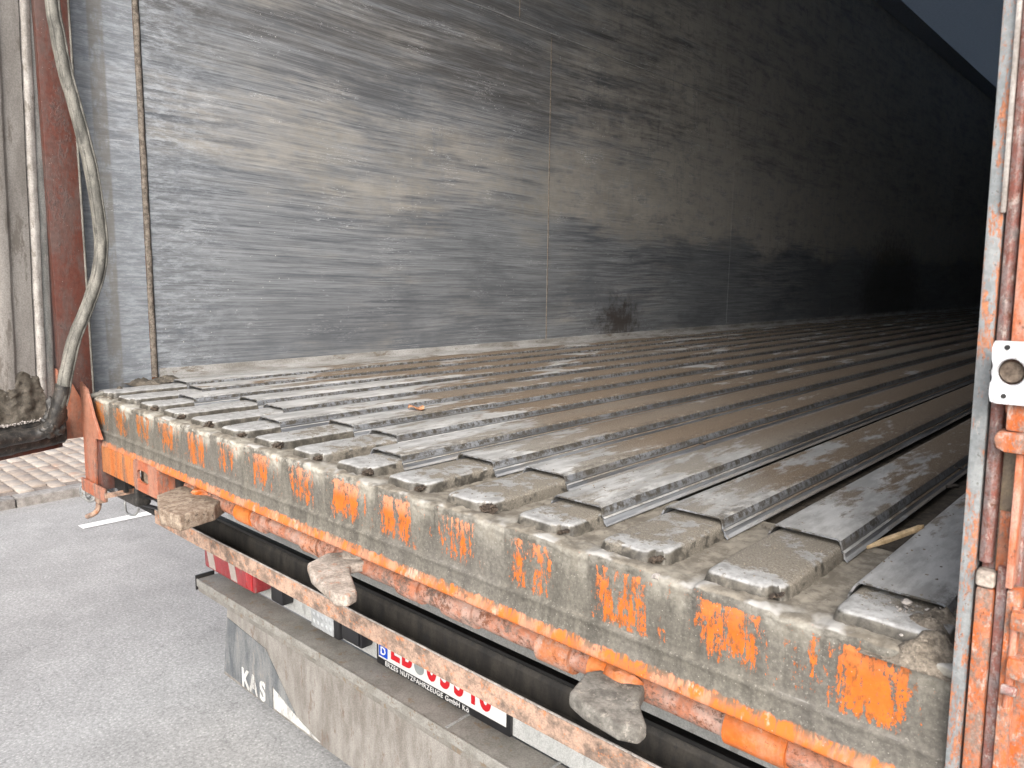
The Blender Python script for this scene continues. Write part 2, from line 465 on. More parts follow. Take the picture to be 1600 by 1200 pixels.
M['wall'] = mk_wall()
M['slat'] = mk_dirty_floor('sandy_aluminium_slat', 0, 0.500)
M['sill'] = mk_sill()
M['profile'] = mk_profile()
M['orange'] = mk_paint('old_orange_paint', ORANGE, PEACH, .40, .48)
M['orange_drip'] = mk_paint('mud_streaked_orange_paint', (0.42, 0.11, 0.015), (0.40, 0.15, 0.05), .50, .55, sc=2.2, white=.3, streak=.10)
M['redbrown'] = mk_paint('dull_red_brown_primer', (0.10, 0.030, 0.020), (0.095, 0.055, 0.047), .42, .52, (0.085, 0.06, 0.055), sc=.9, white=0.1, rcol=(0.16, 0.040, 0.012))
M['rawpost'] = mk_paint('rubbed_frame_edge', (0.26, 0.085, 0.05), (0.30, 0.22, 0.19), .52, .50, (0.20, 0.17, 0.155), sc=1.5, white=.75, streak=.4)
M['salmon'] = mk_paint('faded_salmon_paint', (0.34, 0.095, 0.042), (0.32, 0.15, 0.10), .40, .56, (0.17, 0.12, 0.10), white=.5, streak=.14)
M['orange_clean'] = mk_paint('bright_orange_paint', (0.60, 0.135, 0.010), (0.55, 0.18, 0.05), .36, .40, (0.25, 0.15, 0.09), white=.45)
M['near_orange'] = mk_paint('scuffed_orange_paint', (0.44, 0.095, 0.012), (0.36, 0.15, 0.085), .48, .60, (0.19, 0.15, 0.125), sc=4.0, white=.80, streak=.5)
M['near_salmon'] = mk_paint('scuffed_salmon_paint', (0.42, 0.12, 0.05), (0.45, 0.24, 0.18), .50, .44, (0.20, 0.16, 0.145), sc=4.5, white=.62, streak=.35)
M['near_raw'] = mk_paint('rubbed_rusty_weld', (0.22, 0.075, 0.055), (0.25, 0.19, 0.18), .55, .52, (0.17, 0.15, 0.145), sc=6, white=.78, streak=.6)
M['near_tan'] = mk_paint('mud_in_recess', (0.20, 0.155, 0.10), (0.15, 0.115, 0.08), .38, .50, (0.10, 0.08, 0.06), sc=5, white=.5, streak=.6, rcol=(0.42, 0.10, 0.01))
M['rustbar'] = mk_dust('rusty_peach_bar', (0.13, 0.095, 0.075), (0.40, 0.27, 0.20), .85, 28, v=(1, 1, 1.2), spots=(0.44, 0.17, 0.07), bs=.5)
M['pipe'] = mk_paint('flaking_pipe_paint', (0.40, 0.15, 0.08), (0.40, 0.26, 0.21), .56, .55, (0.12, 0.10, 0.085), sc=1.2, white=.6, streak=1.0)
M['peel'] = mk_paint('peeling_collar_paint', (0.42, 0.14, 0.05), (0.42, 0.26, 0.20), .52, .46, (0.13, 0.105, 0.09), sc=1.6, white=.7, streak=1.0)
M['cast'] = mk_dust('caked_cast_steel', (0.22, 0.185, 0.155), (0.38, 0.33, 0.285), .9, 30, spots=(0.30, 0.16, 0.10), bs=.12)
M['caststeel'] = mk_dust('dusty_grey_cast_steel', (0.10, 0.092, 0.08), (0.20, 0.188, 0.165), .9, 45, spots=(0.30, 0.27, 0.23), bs=.15)
M['cast_wood'] = mk_dust('caked_brown_clod', (0.15, 0.105, 0.075), (0.32, 0.26, 0.20), .9, 45, v=(1, 1, 1), spots=(0.06, 0.045, 0.035), bs=.8)
M['dark'] = mk_dust('greasy_black_steel', (0.005, 0.005, 0.005), (0.016, 0.015, 0.014), .6, 22, v=(1, 1, .3))
M['darkbeam'] = mk_dust('black_beam_with_dust', (0.008, 0.007, 0.006), (0.030, 0.026, 0.021), .75, 26, v=(1, 1, .3), spots=(0.012, 0.012, 0.012))
M['rubber'] = mk_dust('dusty_rubber', (0.085, 0.082, 0.072), (0.21, 0.20, 0.175), .75, 28, v=(1, 1, .35), spots=(0.05, 0.048, 0.042))
M['blackrubber'] = mk_dust('wet_black_rubber', (0.012, 0.012, 0.012), (0.05, 0.045, 0.04), .45, 40, spots=(0.13, 0.11, 0.09))
M['door'] = mk_dust('dried_cement_dust', (0.24, 0.22, 0.20), (0.36, 0.335, 0.31), .9, 9, v=(1, 1, .3), spots=(0.17, 0.15, 0.13))
M['doorlight'] = mk_dust('pale_dust_and_lit_edge', (0.25, 0.225, 0.205), (0.39, 0.36, 0.335), .85, 35, v=(1, 1, .5), spots=(0.18, 0.155, 0.14))  # pale dust; also paints the lit edge of the guard bar
M['doorridge'] = mk_dust('pale_ridge_dust', (0.24, 0.22, 0.20), (0.40, 0.375, 0.35), .9, 22, v=(1, 1, .6), spots=(0.17, 0.15, 0.13), bs=.6)
M['doorgrey'] = mk_dust('grey_door_edge', (0.19, 0.195, 0.185), (0.31, 0.315, 0.30), .7, 30, v=(1, 1, .3), spots=(0.40, 0.38, 0.36))
M['wetmud'] = mk_dust('damp_mud', (0.065, 0.055, 0.042), (0.14, 0.12, 0.095), .7, 26, spots=(0.035, 0.03, 0.025), bs=1.0)
M['drymud'] = mk_dust('dry_mud', (0.085, 0.07, 0.054), (0.20, 0.17, 0.135), .95, 60, spots=(0.34, 0.29, 0.23), bs=1.0)
M['gouge'] = mk_dust('dark_crumbs_and_hole', (0.022, 0.016, 0.012), (0.075, 0.055, 0.04), .95, 90, spots=(0.16, 0.12, 0.085), bs=1.0)
M['gapdirt'] = mk_dust('dark_grit_in_gaps', (0.030, 0.024, 0.018), (0.085, 0.068, 0.05), .95, 30, bs=.8)
M['gouge2'] = mk_dust('rusty_shaded_socket_dirt', (0.07, 0.05, 0.036), (0.13, 0.10, 0.075), .9, 120, bs=.6)  # brown socket dirt with the hole's shadow darkened into its colour
M['seam'] = mk_dust('mud_packed_seam', (0.10, 0.082, 0.066), (0.24, 0.205, 0.17), .95, 70, spots=(0.05, 0.04, 0.032), bs=1.0)
M['alu_edge'] = mk_dust('bare_aluminium_edge', (0.28, 0.28, 0.275), (0.42, 0.42, 0.415), .5, 30, .1, v=(1, .2, 1), bs=.2)
M['galv'] = mk_dust('grey_galvanised_steel', (0.22, 0.225, 0.22), (0.34, 0.345, 0.34), .6, 26, .2, v=(1, 1, .5), spots=(0.22, 0.18, 0.15), bs=.3)
M['stripgrey'] = mk_paint('grey_edge_with_orange_rub', (0.20, 0.215, 0.22), (0.26, 0.27, 0.27), .60, .36, (0.17, 0.16, 0.15), sc=2.6, white=.6, rcol=(0.42, 0.14, 0.05), streak=.2)
M['whitecast'] = mk_dust('zinc_keeper_plate', (0.44, 0.445, 0.455), (0.66, 0.67, 0.69), .5, 90, 0, spots=(0.30, 0.28, 0.26), bs=.3)
M['shelf'] = mk_dust('dusty_grey_bumper', (0.155, 0.145, 0.128), (0.215, 0.20, 0.18), .9, 12, spots=(0.17, 0.125, 0.085), bs=.4)
M['shelf2'] = mk_dust('rubbed_bumper_edge', (0.18, 0.17, 0.15), (0.26, 0.25, 0.23), .85, 20, spots=(0.15, 0.115, 0.08), bs=.4)
M['board'] = mk_dust('pale_grey_board', (0.36, 0.365, 0.355), (0.46, 0.465, 0.455), .7, 14, v=(1, 1, .4), spots=(0.27, 0.27, 0.26), bs=.15)
M['flap'] = mk_dust('dusty_mud_flap', (0.14, 0.125, 0.11), (0.235, 0.22, 0.20), .9, 12, v=(1, 1, .35), spots=(0.13, 0.095, 0.075), bs=.5)
M['flapdark'] = mk_dust('rubbed_grey_flap_print', (0.075, 0.082, 0.09), (0.17, 0.172, 0.17), .8, 20, v=(1, 1, .25), spots=(0.22, 0.20, 0.18), bs=.3)
M['flapwhite'] = mk_dust('worn_white_print', (0.30, 0.295, 0.28), (0.52, 0.52, 0.50), .7, 30, v=(1, 1, .3), spots=(0.13, 0.12, 0.11), bs=.2)
M['red'] = mk_dust('dusty_red_lens', (0.22, 0.022, 0.026), (0.30, 0.045, 0.05), .4, 14, v=(1, 1, .25), spots=(0.20, 0.10, 0.09), bs=.1)
M['redbright'] = plain('bright_red_lens', (0.36, 0.006, 0.008), .25, 0, .4)
M['pinkwhite'] = plain('dusty_white_lens', (0.33, 0.28, 0.25), .5, 0, .1)
M['lens'] = plain('clear_lamp_lens', (0.46, 0.48, 0.49), .2, .2, .6)
M['black'] = plain('black_plastic', (0.014, 0.014, 0.016), .4)
M['platewhite'] = plain('plate_white', (0.62, 0.62, 0.61), .45, v=.05)
M['platered'] = plain('plate_red_lettering', (0.45, 0.008, 0.015), .4, v=.05)
M['plateblue'] = plain('plate_blue', (0.004, 0.055, 0.42), .4, v=.05)
M['framewhite'] = plain('frame_lettering', (0.58, 0.58, 0.57), .5, v=.05)
M['sealgrey'] = plain('plate_sticker_grey', (0.22, 0.24, 0.24), .5)
M['wood'] = mk_dust('pale_wood_splinter', (0.36, 0.25, 0.13), (0.55, 0.41, 0.25), .8, 40, v=(1, .2, 1), bs=.4)
M['leaf'] = mk_dust('brown_leaf', (0.32, 0.13, 0.06), (0.45, 0.24, 0.13), .8, 60)
M['darkleaf'] = mk_dust('dark_leaf', (0.02, 0.016, 0.012), (0.05, 0.038, 0.028), .8, 60)
M['roof'] = plain('roof_tarpaulin', (0.40, 0.44, 0.49), .7)
M['bulk'] = mk_dust('front_bulkhead', (0.10, 0.09, 0.08), (0.16, 0.145, 0.13), .8, 4)
M['outer'] = mk_paint('outer_orange_panel', (0.66, 0.15, 0.012), (0.60, 0.22, 0.08), .25, .36, (0.2, .14, .1))
M['wire'] = plain('bare_wire', (0.45, 0.45, 0.44), .35, .8)
M['tyre'] = mk_dust('tyre_rubber', (0.02, 0.02, 0.02), (0.05, 0.047, 0.043), .85, 20)
M['whiteline'] = mk_dust('road_paint', (0.62, 0.62, 0.60), (0.74, 0.74, 0.72), .8, 30, spots=(0.45, 0.44, 0.42), bs=.3)
M['kerb'] = mk_dust('concrete_kerb', (0.15, 0.14, 0.128), (0.26, 0.245, 0.23), .9, 22, spots=(0.16, 0.14, 0.125))


def mk_road():
    g = G('asphalt')
    f = g.noise(75, None, 6, .85)
    v = g.voro(62)
    v2 = g.voro(48, g.vec(1, 1, 1, (3, 2, 0)))
    col = g.mix(g.step(f, .38, .62), (0.195, 0.193, 0.188), (0.325, 0.32, 0.312))
    col = g.mix(g.mul(g.step(v, .30, .14), .6), col, (0.43, 0.42, 0.405))
    col = g.mix(g.mul(g.step(v2, .22, .10), .5), col, (0.12, 0.12, 0.12))
    col = g.var(col, .10, 1.3)
    col = g.var(col, .08, 7)
    # a few fine cracks and oily spots
    wv = g.noise(1.6, g.vec(1, 1, 0), 6, .6, .4)
    cr = g.mul(g.step(g.math('ABSOLUTE', g.sub(wv, .5)), .0035, .0005), g.step(g.noise(.9), .5, .56))
    col = g.mix(g.mul(cr, .35), col, (0.08, 0.08, 0.08))
    oil = g.step(g.noise(2.3, None, 5, .6), .66, .74)
    col = g.mix(g.mul(oil, .35), col, (0.09, 0.09, 0.09))
    return g.done(col, .9, 0, g.add(g.mul(f, .5), g.mul(v, .4)), .35, .0025)


M['road'] = mk_road()


def mk_brick():
    g = G('concrete_paving_brick')
    oi = g.t.nodes.new('ShaderNodeObjectInfo')
    a = g.mix(oi.outputs['Random'], (0.25, 0.205, 0.17), (0.34, 0.30, 0.26))
    col = g.var(a, .15, 30)
    col = g.mix(g.mul(g.step(g.noise(5, None, 6, .7), .55, .66), .5), col, (0.26, 0.14, 0.09))
    return g.done(col, .9, 0, g.noise(150, None, 5), .4, .003)


M['brick'] = mk_brick()
M['joint'] = mk_dust('sandy_joint', (0.14, 0.115, 0.095), (0.21, 0.175, 0.15), .95, 60)

# ------------------------------------------------------------------ mesh helpers


def link(o, parent=None):
    COL.objects.link(o)
    if parent is not None:
        o.parent = parent
        o.matrix_parent_inverse = parent.matrix_world.inverted()
    return o


def empty(name, loc, label=None, cat=None, group=None, parent=None, size=.2):
    o = bpy.data.objects.new(name, None)
    o.empty_display_size = size
    o.location = loc
    link(o)
    bpy.context.view_layer.update()
    if parent is not None:
        mw = o.matrix_world.copy()
        o.parent = parent
        o.matrix_parent_inverse = parent.matrix_world.inverted()
    tag(o, label, cat, group)
    return o


def tag(o, label=None, cat=None, group=None, kind=None):
    if label: o['label'] = label
    if cat: o['category'] = cat
    if group: o['group'] = group
    if kind: o['kind'] = kind
    return o


def from_bm(name, bm, mat, parent=None, smooth=False, angle=None):
    me = bpy.data.meshes.new(name)
    bmesh.ops.recalc_face_normals(bm, faces=bm.faces)
    bm.to_mesh(me)
    bm.free()
    return from_me(name, me, mat, parent, smooth, angle)


def from_me(name, me, mat, parent=None, smooth=False, angle=None):
    for mt in (mat if isinstance(mat, (list, tuple)) else [mat]):
        me.materials.append(mt)
    if smooth:
        me.polygons.foreach_set('use_smooth', [True] * len(me.polygons))
        me.set_sharp_from_angle(angle=math.radians(angle if angle else 40))
    o = bpy.data.objects.new(name, me)
    return link(o, parent)


def bevel(bm, w, seg=2):
    if w > 0:
        es = [e for e in bm.edges if len(e.link_faces) == 2 and e.calc_face_angle(0) > math.radians(25)]
        bmesh.ops.bevel(bm, geom=es, offset=w, segments=seg, profile=.6, affect='EDGES', clamp_overlap=True)


def box(name, a, b, mat, parent=None, bev=0.0, seg=2, rough=0, sub=0):
    bm = bmesh.new()
    x0, y0, z0 = a
    x1, y1, z1 = b
    bmesh.ops.create_cube(bm, size=1)
    for v in bm.verts:
        v.co = Vector(((x0 + x1) / 2 + v.co.x * (x1 - x0), (y0 + y1) / 2 + v.co.y * (y1 - y0), (z0 + z1) / 2 + v.co.z * (z1 - z0)))
    bevel(bm, bev, seg)
    if sub:
        bmesh.ops.subdivide_edges(bm, edges=bm.edges[:], cuts=sub, use_grid_fill=True)
    if rough:
        lumpy(bm, rough)
    return from_bm(name, bm, mat, parent, smooth=bev > 0 or rough > 0, angle=50)


def lumpy(bm, amp, sc=25.0):
    for v in bm.verts:
        v.co += mn.noise_vector(v.co * sc) * amp


def prism(name, poly, axis, a, b, mat, parent=None, bev=0.0, rough=0, cuts=0, seg=2):
    """poly: list of 2D points in the plane normal to axis (x: (y,z), y: (x,z), z: (x,y))"""
    bm = bmesh.new()

    def P(p, t):
        if axis == 'x': return (t, p[0], p[1])
        if axis == 'y': return (p[0], t, p[1])
        return (p[0], p[1], t)
    v0 = [bm.verts.new(P(p, a)) for p in poly]
    v1 = [bm.verts.new(P(p, b)) for p in poly]
    n = len(poly)
    bm.faces.new(v0)
    bm.faces.new(v1[::-1])
    for i in range(n):
        bm.faces.new((v0[i], v0[(i + 1) % n], v1[(i + 1) % n], v1[i]))
    bmesh.ops.recalc_face_normals(bm, faces=bm.faces)
    bevel(bm, bev, seg)
    if cuts:
        bmesh.ops.triangulate(bm, faces=bm.faces[:])
        bmesh.ops.subdivide_edges(bm, edges=bm.edges[:], cuts=cuts, use_grid_fill=True)
    if rough:
        lumpy(bm, rough)
    return from_bm(name, bm, mat, parent, smooth=bev > 0 or rough > 0, angle=50)


def tube(name, pts, r, mat, parent=None, seg=12, flat=1.0, rough=0.0, closed_ends=True, rr=None):
    pts = [Vector(p) for p in pts]
    bm = bmesh.new()
    rings = []
    up = Vector((0, 0, 1))
    ext = pts[-1] - pts[0]
    steep = abs(ext.z) > .6 * ext.length
    for i, p in enumerate(pts):
        d = (pts[min(i + 1, len(pts) - 1)] - pts[max(i - 1, 0)]).normalized()
        s = d.cross(Vector((0, 1, 0)) if steep else up)
        if s.length < .05:
            s = d.cross(Vector((1, 0, 0)))
        s.normalize()
        t = s.cross(d).normalized()
        rad = rr[i] if rr else r
        ring = []
        for k in range(seg):
            a = 2 * math.pi * k / seg
            q = p + s * math.cos(a) * rad + t * math.sin(a) * rad * flat
            if rough:
                q += mn.noise_vector(q * 30) * rough
            ring.append(bm.verts.new(q))
        rings.append(ring)
    for a, b in zip(rings, rings[1:]):
        for k in range(seg):
            bm.faces.new((a[k], a[(k + 1) % seg], b[(k + 1) % seg], b[k]))
    if closed_ends:
        bm.faces.new(rings[0][::-1])
        bm.faces.new(rings[-1])
    return from_bm(name, bm, mat, parent, smooth=True, angle=50)


def smooth_path(pts, n=6):
    pts = [Vector(p) for p in pts]
    out = []
    for i in range(len(pts) - 1):
        p0, p1, p2, p3 = pts[max(i - 1, 0)], pts[i], pts[i + 1], pts[min(i + 2, len(pts) - 1)]
        for k in range(n):
            t = k / n
            out.append(0.5 * ((2 * p1) + (p2 - p0) * t + (2 * p0 - 5 * p1 + 4 * p2 - p3) * t * t + (3 * p1 - p0 - 3 * p2 + p3) * t ** 3))
    out.append(pts[-1])
    return out


def lump(name, c, r, mat, parent=None, amp=.35, sub=3, sc=None, squash=.6, seed=0):
    bm = bmesh.new()
    bmesh.ops.create_icosphere(bm, subdivisions=sub, radius=1)
    sc = sc or 1.6
    r = r if isinstance(r, (tuple, list)) else (r, r, r * squash)
    for v in bm.verts:
        k = 1 + amp * mn.fractal(v.co * sc + Vector((seed, seed * 2.3, 1)), 1, 2, 4) 
        v.co = Vector((c[0] + v.co.x * r[0] * k, c[1] + v.co.y * r[1] * k, c[2] + v.co.z * r[2] * k))
    return from_bm(name, bm, mat, parent, smooth=True, angle=60)


def text(name, s, size, loc, mat, parent=None, bold=0.0, xs=1.0, depth=.0006, shear=0, spacing=1.0):
    """upright lettering facing -Y, left aligned at loc, baseline at loc.z"""
    cu = bpy.data.curves.new(name, 'FONT')
    cu.body = s
    cu.size = size
    cu.extrude = depth
    cu.offset = bold
    cu.space_character = spacing
    cu.resolution_u = 4
    o = bpy.data.objects.new('t', cu)
    COL.objects.link(o)
    bpy.context.view_layer.update()
    me = bpy.data.meshes.new_from_object(o.evaluated_get(bpy.context.evaluated_depsgraph_get()))
    bpy.data.objects.remove(o)
    for v in me.vertices:
        x, y, z = v.co
        v.co = (loc[0] + x * xs, loc[1] - z, loc[2] + y)
    me.materials.clear()
    return from_me(name, me, mat, parent)


GZ = -1.2
# ------------------------------------------------------------------ ground, road, pavement, kerb
def sheet(name, x0, x1, y0, y1, z, mat, nx=1, ny=1, kind='structure', parent=None):
    bm = bmesh.new()
    vs = [[bm.verts.new((x0 + (x1 - x0) * i / nx, y0 + (y1 - y0) * j / ny, z)) for i in range(nx + 1)] for j in range(ny + 1)]
    for j in range(ny):
        for i in range(nx):
            bm.faces.new((vs[j][i], vs[j][i + 1], vs[j + 1][i + 1], vs[j + 1][i]))
    o = from_bm(name, bm, mat, parent)
    if kind: o['kind'] = kind
    return o


sheet('ground', -900, 900, -900, 900, GZ - .15, M['joint'])
sheet('road', -3.06, 60, -200, 300, GZ, M['road'])
sheet('pavement_bed', -12, -3.2, -60, 120, GZ + .052, M['joint'])
# lane dash on the road
dash = empty('lane_marking', (-2.33, 2, GZ + .004))
dash['kind'] = 'structure'
for k in range(-3, 12):
    y0 = .70 + k * 3.1
    bm = bmesh.new()
    for p in ((-2.375, y0), (-2.285, y0), (-2.265, y0 + 1.1), (-2.355, y0 + 1.1)):
        bm.verts.new((p[0], p[1], GZ + .004))
    bm.faces.new(bm.verts[:])
    if k in (0, 1):
        from_bm('dash', bm, M['whiteline'], dash)
    else:
        from_bm('dash', bm, M['whiteline'], dash)

pav = empty('pavement', (-4, 1, GZ))
pav['kind'] = 'structure'
me_k = None
for k in range(-4, 14):
    y0 = -.45 + k * 1.0
    o = None
    if me_k is None:
        o = box('kerb_stone', (-3.19, 0, GZ - .1), (-3.055, .992, GZ + .065), M['kerb'], None, .014, 2)
        me_k = o.data
        COL.objects.unlink(o)
        bpy.data.objects.remove(o)
    o = bpy.data.objects.new('kerb_stone', me_k)
    o.location = (random.uniform(-.003, .003), y0, random.uniform(-.002, .002))
    link(o, pav)
# paving bricks, running bond
ob = box('b', (-.097, -.047, 0), (.097, .047, .06), M['brick'], None, .005, 1)
me_b = ob.data
bpy.data.objects.remove(ob)
cells = []
for r in range(-30, 90):
    for c_ in range(0, 26):
        yy = r * .1 + .05
        xx = -3.31 - c_ * .2 - (.1 if r % 2 else 0)
        cells.append((abs(xx + 4.1) + abs(yy - .95) * 1.2, xx, yy))
cells.sort()
for i, (d, xx, yy) in enumerate(cells[:300]):
    o = bpy.data.objects.new('brick', me_b)
    o.location = (xx, yy, GZ + .004 + random.uniform(-.004, .004))
    o.rotation_euler = (random.uniform(-.02, .02), random.uniform(-.02, .02), random.uniform(-.02, .02))
    link(o, pav)
bm = bmesh.new()
for (d, xx, yy) in cells[300:]:
    s = bmesh.ops.create_cube(bm, size=1, matrix=Matrix.Translation((xx, yy, GZ + .034 + random.uniform(-.003, .003))) @ Matrix.Diagonal((.192, .092, .06, 1)))
rest = from_bm('outer_bricks', bm, M['brick'], pav)
rest['kind'] = 'stuff'

# ------------------------------------------------------------------ THE TRAILER
T = empty('semi_trailer', (1.32, 0, GZ), 'orange framed walking floor trailer with open left rear door and muddy aluminium load floor', 'trailer')
LEN = 13.2
WX = 2.64          # inner right wall
ZC = 3.04

# side walls -------------------------------------------------------------
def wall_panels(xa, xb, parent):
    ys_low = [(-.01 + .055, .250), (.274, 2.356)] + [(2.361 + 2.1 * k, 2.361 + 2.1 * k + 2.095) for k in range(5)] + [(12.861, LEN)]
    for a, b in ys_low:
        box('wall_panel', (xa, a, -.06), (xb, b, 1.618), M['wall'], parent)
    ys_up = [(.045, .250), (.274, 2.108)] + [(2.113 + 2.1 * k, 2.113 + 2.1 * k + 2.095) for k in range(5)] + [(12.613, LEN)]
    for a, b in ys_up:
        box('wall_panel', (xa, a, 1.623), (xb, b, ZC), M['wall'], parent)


lw = box('side_wall', (-.052, .0455, -.25), (-.012, LEN, ZC + .06), M['outer'], T)
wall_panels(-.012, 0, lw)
# dirt packed joint near the rear
bm = bmesh.new()
nz = 260
ring = []
for j in range(nz + 1):
    z = .005 + (ZC - .01) * j / nz
    row = []
    for k, (yo, xo) in enumerate(((.2515, -.004), (.2535, .0035), (.258, .007), (.263, .0075), (.268, .0055), (.2725, -.004))):
        n_ = mn.noise(Vector((yo * 90, 3, z * 45))) * .0042 + mn.noise(Vector((yo * 200, 7, z * 160))) * .002
        w_ = mn.noise(Vector((1, 1, z * 9))) * .0025
        lean = -.0
        row.append(bm.verts.new((max(xo + n_, -.004), yo + w_ + lean, z)))
    ring.append(row)
for a, b in zip(ring, ring[1:]):
    for k in range(5):
        bm.faces.new((a[k], a[k + 1], b[k + 1], b[k]))
from_bm('packed_joint', bm, M['seam'], lw, True, 70)

for yy, za, zb in ((2.3585, .03, 1.60), (2.1105, 1.64, ZC - .01)):
    tube('joint_bead', [(.0002, yy + .0012 * mn.noise(Vector((k * .7, 1, yy))), za + (zb - za) * k / 90) for k in range(91)], .0032, M['seam'], lw, 6, rough=.0016)
tube('joint_bead', [(.0002, .28 + k * .1, 1.6205 + .0012 * mn.noise(Vector((k * .7, 1, 3)))) for k in range(128)], .0026, M['alu_edge'], lw, 6, rough=.0012)

rw = box('side_wall', (WX + .012, .0455, -.25), (WX + .052, LEN, ZC + .06), M['outer'], T)
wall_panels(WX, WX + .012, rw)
fb = box('front_bulkhead', (-.052, LEN + .001, -.25), (WX + .052, LEN + .06, ZC + .06), M['bulk'], T)
# small kick plate at the foot of the bulkhead
box('kick_plate', (.02, LEN - .05, .0), (WX - .02, LEN, .16), M['galv'], fb, .004)
_t = M['roof'].node_tree
_tr = _t.nodes.new('ShaderNodeBsdfTranslucent'); _tr.inputs[0].default_value = (0.55, 0.62, 0.70, 1)
_mx = _t.nodes.new('ShaderNodeMixShader'); _mx.inputs[0].default_value = .20
_pb = [n for n in _t.nodes if n.type == 'BSDF_PRINCIPLED'][0]
_ou = [n for n in _t.nodes if n.type == 'OUTPUT_MATERIAL'][0]
_t.links.new(_pb.outputs[0], _mx.inputs[1]); _t.links.new(_tr.outputs[0], _mx.inputs[2]); _t.links.new(_mx.outputs[0], _ou.inputs[0])
rf = box('roof', (-.052, .03, ZC + .061), (WX + .052, LEN + .06, ZC + .064), M['roof'], T)
for s, xa in ((1, 0.001), (-1, WX - .001)):
    prism('roof_coving', [(xa, ZC - .005), (xa + s * .13, ZC + .0605), (xa, ZC + .0605)], 'y', .05, LEN - .01, M['roof'], rf)
box('rear_header', (-.08, -.055, ZC - .02), (WX + .08, .028, ZC + .12), M['orange'], T, .006)

# floor: bed + ledge at the wall + 15 slats --------------------------------
fl = box('floor_bed', (-.051, .305, -.085), (WX + .051, LEN, -.031), M['gapdirt'], T)
bm = bmesh.new()
prof = [(0.0015, .034), (.004, .032), (.006, .014), (.085, -.004), (.124, -.008), (.130, -.020), (.130, -.0305), (.0015, -.0305)]
M['ledge'] = mk_dust('dusty_floor_ledge', (0.17, 0.16, 0.145), (0.33, 0.325, 0.315), .7, 12, v=(1, .3, 1), spots=(0.13, 0.105, 0.08), bs=.3)
prism('wall_ledge', prof, 'y', .276, LEN - .06, M['ledge'], T)
prism('wall_ledge', [(WX - a, b) for a, b in prof], 'y', .276, LEN - .06, M['ledge'], T)

XB = [.146 + .16 * i for i in range(15)]
YE = [.262, .238, .138, .246, .231, .128, .225, .228, .112, .205, .225, .116, .194, .226, .092]
YE = [max(y, .09) for y in YE]
outer = [(-.004, -.034), (-.003, -.014), (.002, .004), (.006, .0095), (.011, .012), (.0955, .012), (.1005, .0095), (.1035, .003),
         (.1045, -.006), (.1035, -.0095), (.1070, -.0135), (.1085, -.026), (.1125, -.033), (.1115, -.037)]
outer = [(a, b if b > 0 else b * .50) for a, b in outer]
TH = .0026


def inner_of(o):
    pts = []
    n = len(o)
    for i, p in enumerate(o):
        a = Vector(o[max(i - 1, 0)]); b = Vector(o[min(i + 1, n - 1)])
        d = (b - a).normalized()
        nrm = Vector((d.y, -d.x))      # to the right of travel = inside/below
        pts.append((p[0] + nrm.x * TH, p[1] + nrm.y * TH))
    return pts


inner = inner_of(outer)
for i in range(15):
    x0 = XB[i] - .003
    bm = bmesh.new()
    sect = outer + inner[::-1]
    ysegs = [0, .01, .03, .06] + [.12 + .09 * k for k in range(28)] + [3, 4, 5.5, 7, 9, 11]
    rows = []
    last = (i == 14)
    for q, ys in enumerate(ysegs):
        y = YE[i] + ys
        rag = 0
        row = []
        for k, (px, pz) in enumerate(sect):
            yy = y
            if q == 0:
                yy += mn.noise(Vector((px * 90 + i * 7, pz * 90, 1))) * .0022
            dz = mn.noise(Vector((px * 20 + i * 3, yy * 3, 5))) * .0009 - (.002 if q == 0 else 0) * 0
            xx = px
            if last and px > .05:
                xx = px * 1.0
            row.append(bm.verts.new((x0 + xx, min(yy, LEN - .07), pz + dz)))
        rows.append(row)
    n = len(sect)
    for a, b in zip(rows, rows[1:]):
        for k in range(n):
            bm.faces.new((a[k], a[(k + 1) % n], b[(k + 1) % n], b[k]))
    m_ = len(outer)
    for r_ in (rows[0], rows[-1]):
        for k in range(m_ - 1):
            bm.faces.new((r_[k], r_[k + 1], r_[n - 2 - k], r_[n - 1 - k]))
    from_bm('floor_slat', bm, M['slat'], T, True, 35)

# sill: pressed rear plate, profile swept in x with mud relief ------------------
def sst0(y):
    t = max(0, min(1, (y - .03) / .05))
    return t * t * (3 - 2 * t)


prof = []
for k in range(15):
    prof.append((.32 - .02 * k, -.0175 - .0025 * sst0(.32 - .02 * k)))          # channel bottom going rearwards
for a in range(0, 91, 15):                        # rounded rear edge, radius 16 mm
    r = .0085
    prof.append((.0085 - r * math.sin(math.radians(a)), -.0175 - r + r * math.cos(math.radians(a))))
for k in range(1, 20):
    prof.append((0.0, -.026 - .0041 * k))
prof += [(-.0015, -.1075), (-.0045, -.1095), (-.0055, -.1125), (-.0035, -.1155), (-.004, -.122), (-.0045, -.130), (-.006, -.137), (-.0075, -.143), (-.009, -.149), (-.0105, -.1545), (-.009, -.1575), (-.003, -.158), (.006, -.156)]
# densify front part
dense = [prof[0]]
for a, b in zip(prof, prof[1:]):
    L_ = math.dist(a, b)
    c_ = max(1, int(L_ / .004)) if a[0] < .08 else 2
    for k in range(1, c_ + 1):
        dense.append((a[0] + (b[0] - a[0]) * k / c_, a[1] + (b[1] - a[1]) * k / c_))
prof = dense
XS0, XS1 = .175, 2.522
NXS = 780


def sst(v, a, b):
    t = max(0, min(1, (v - a) / (b - a)))
    return t * t * (3 - 2 * t)


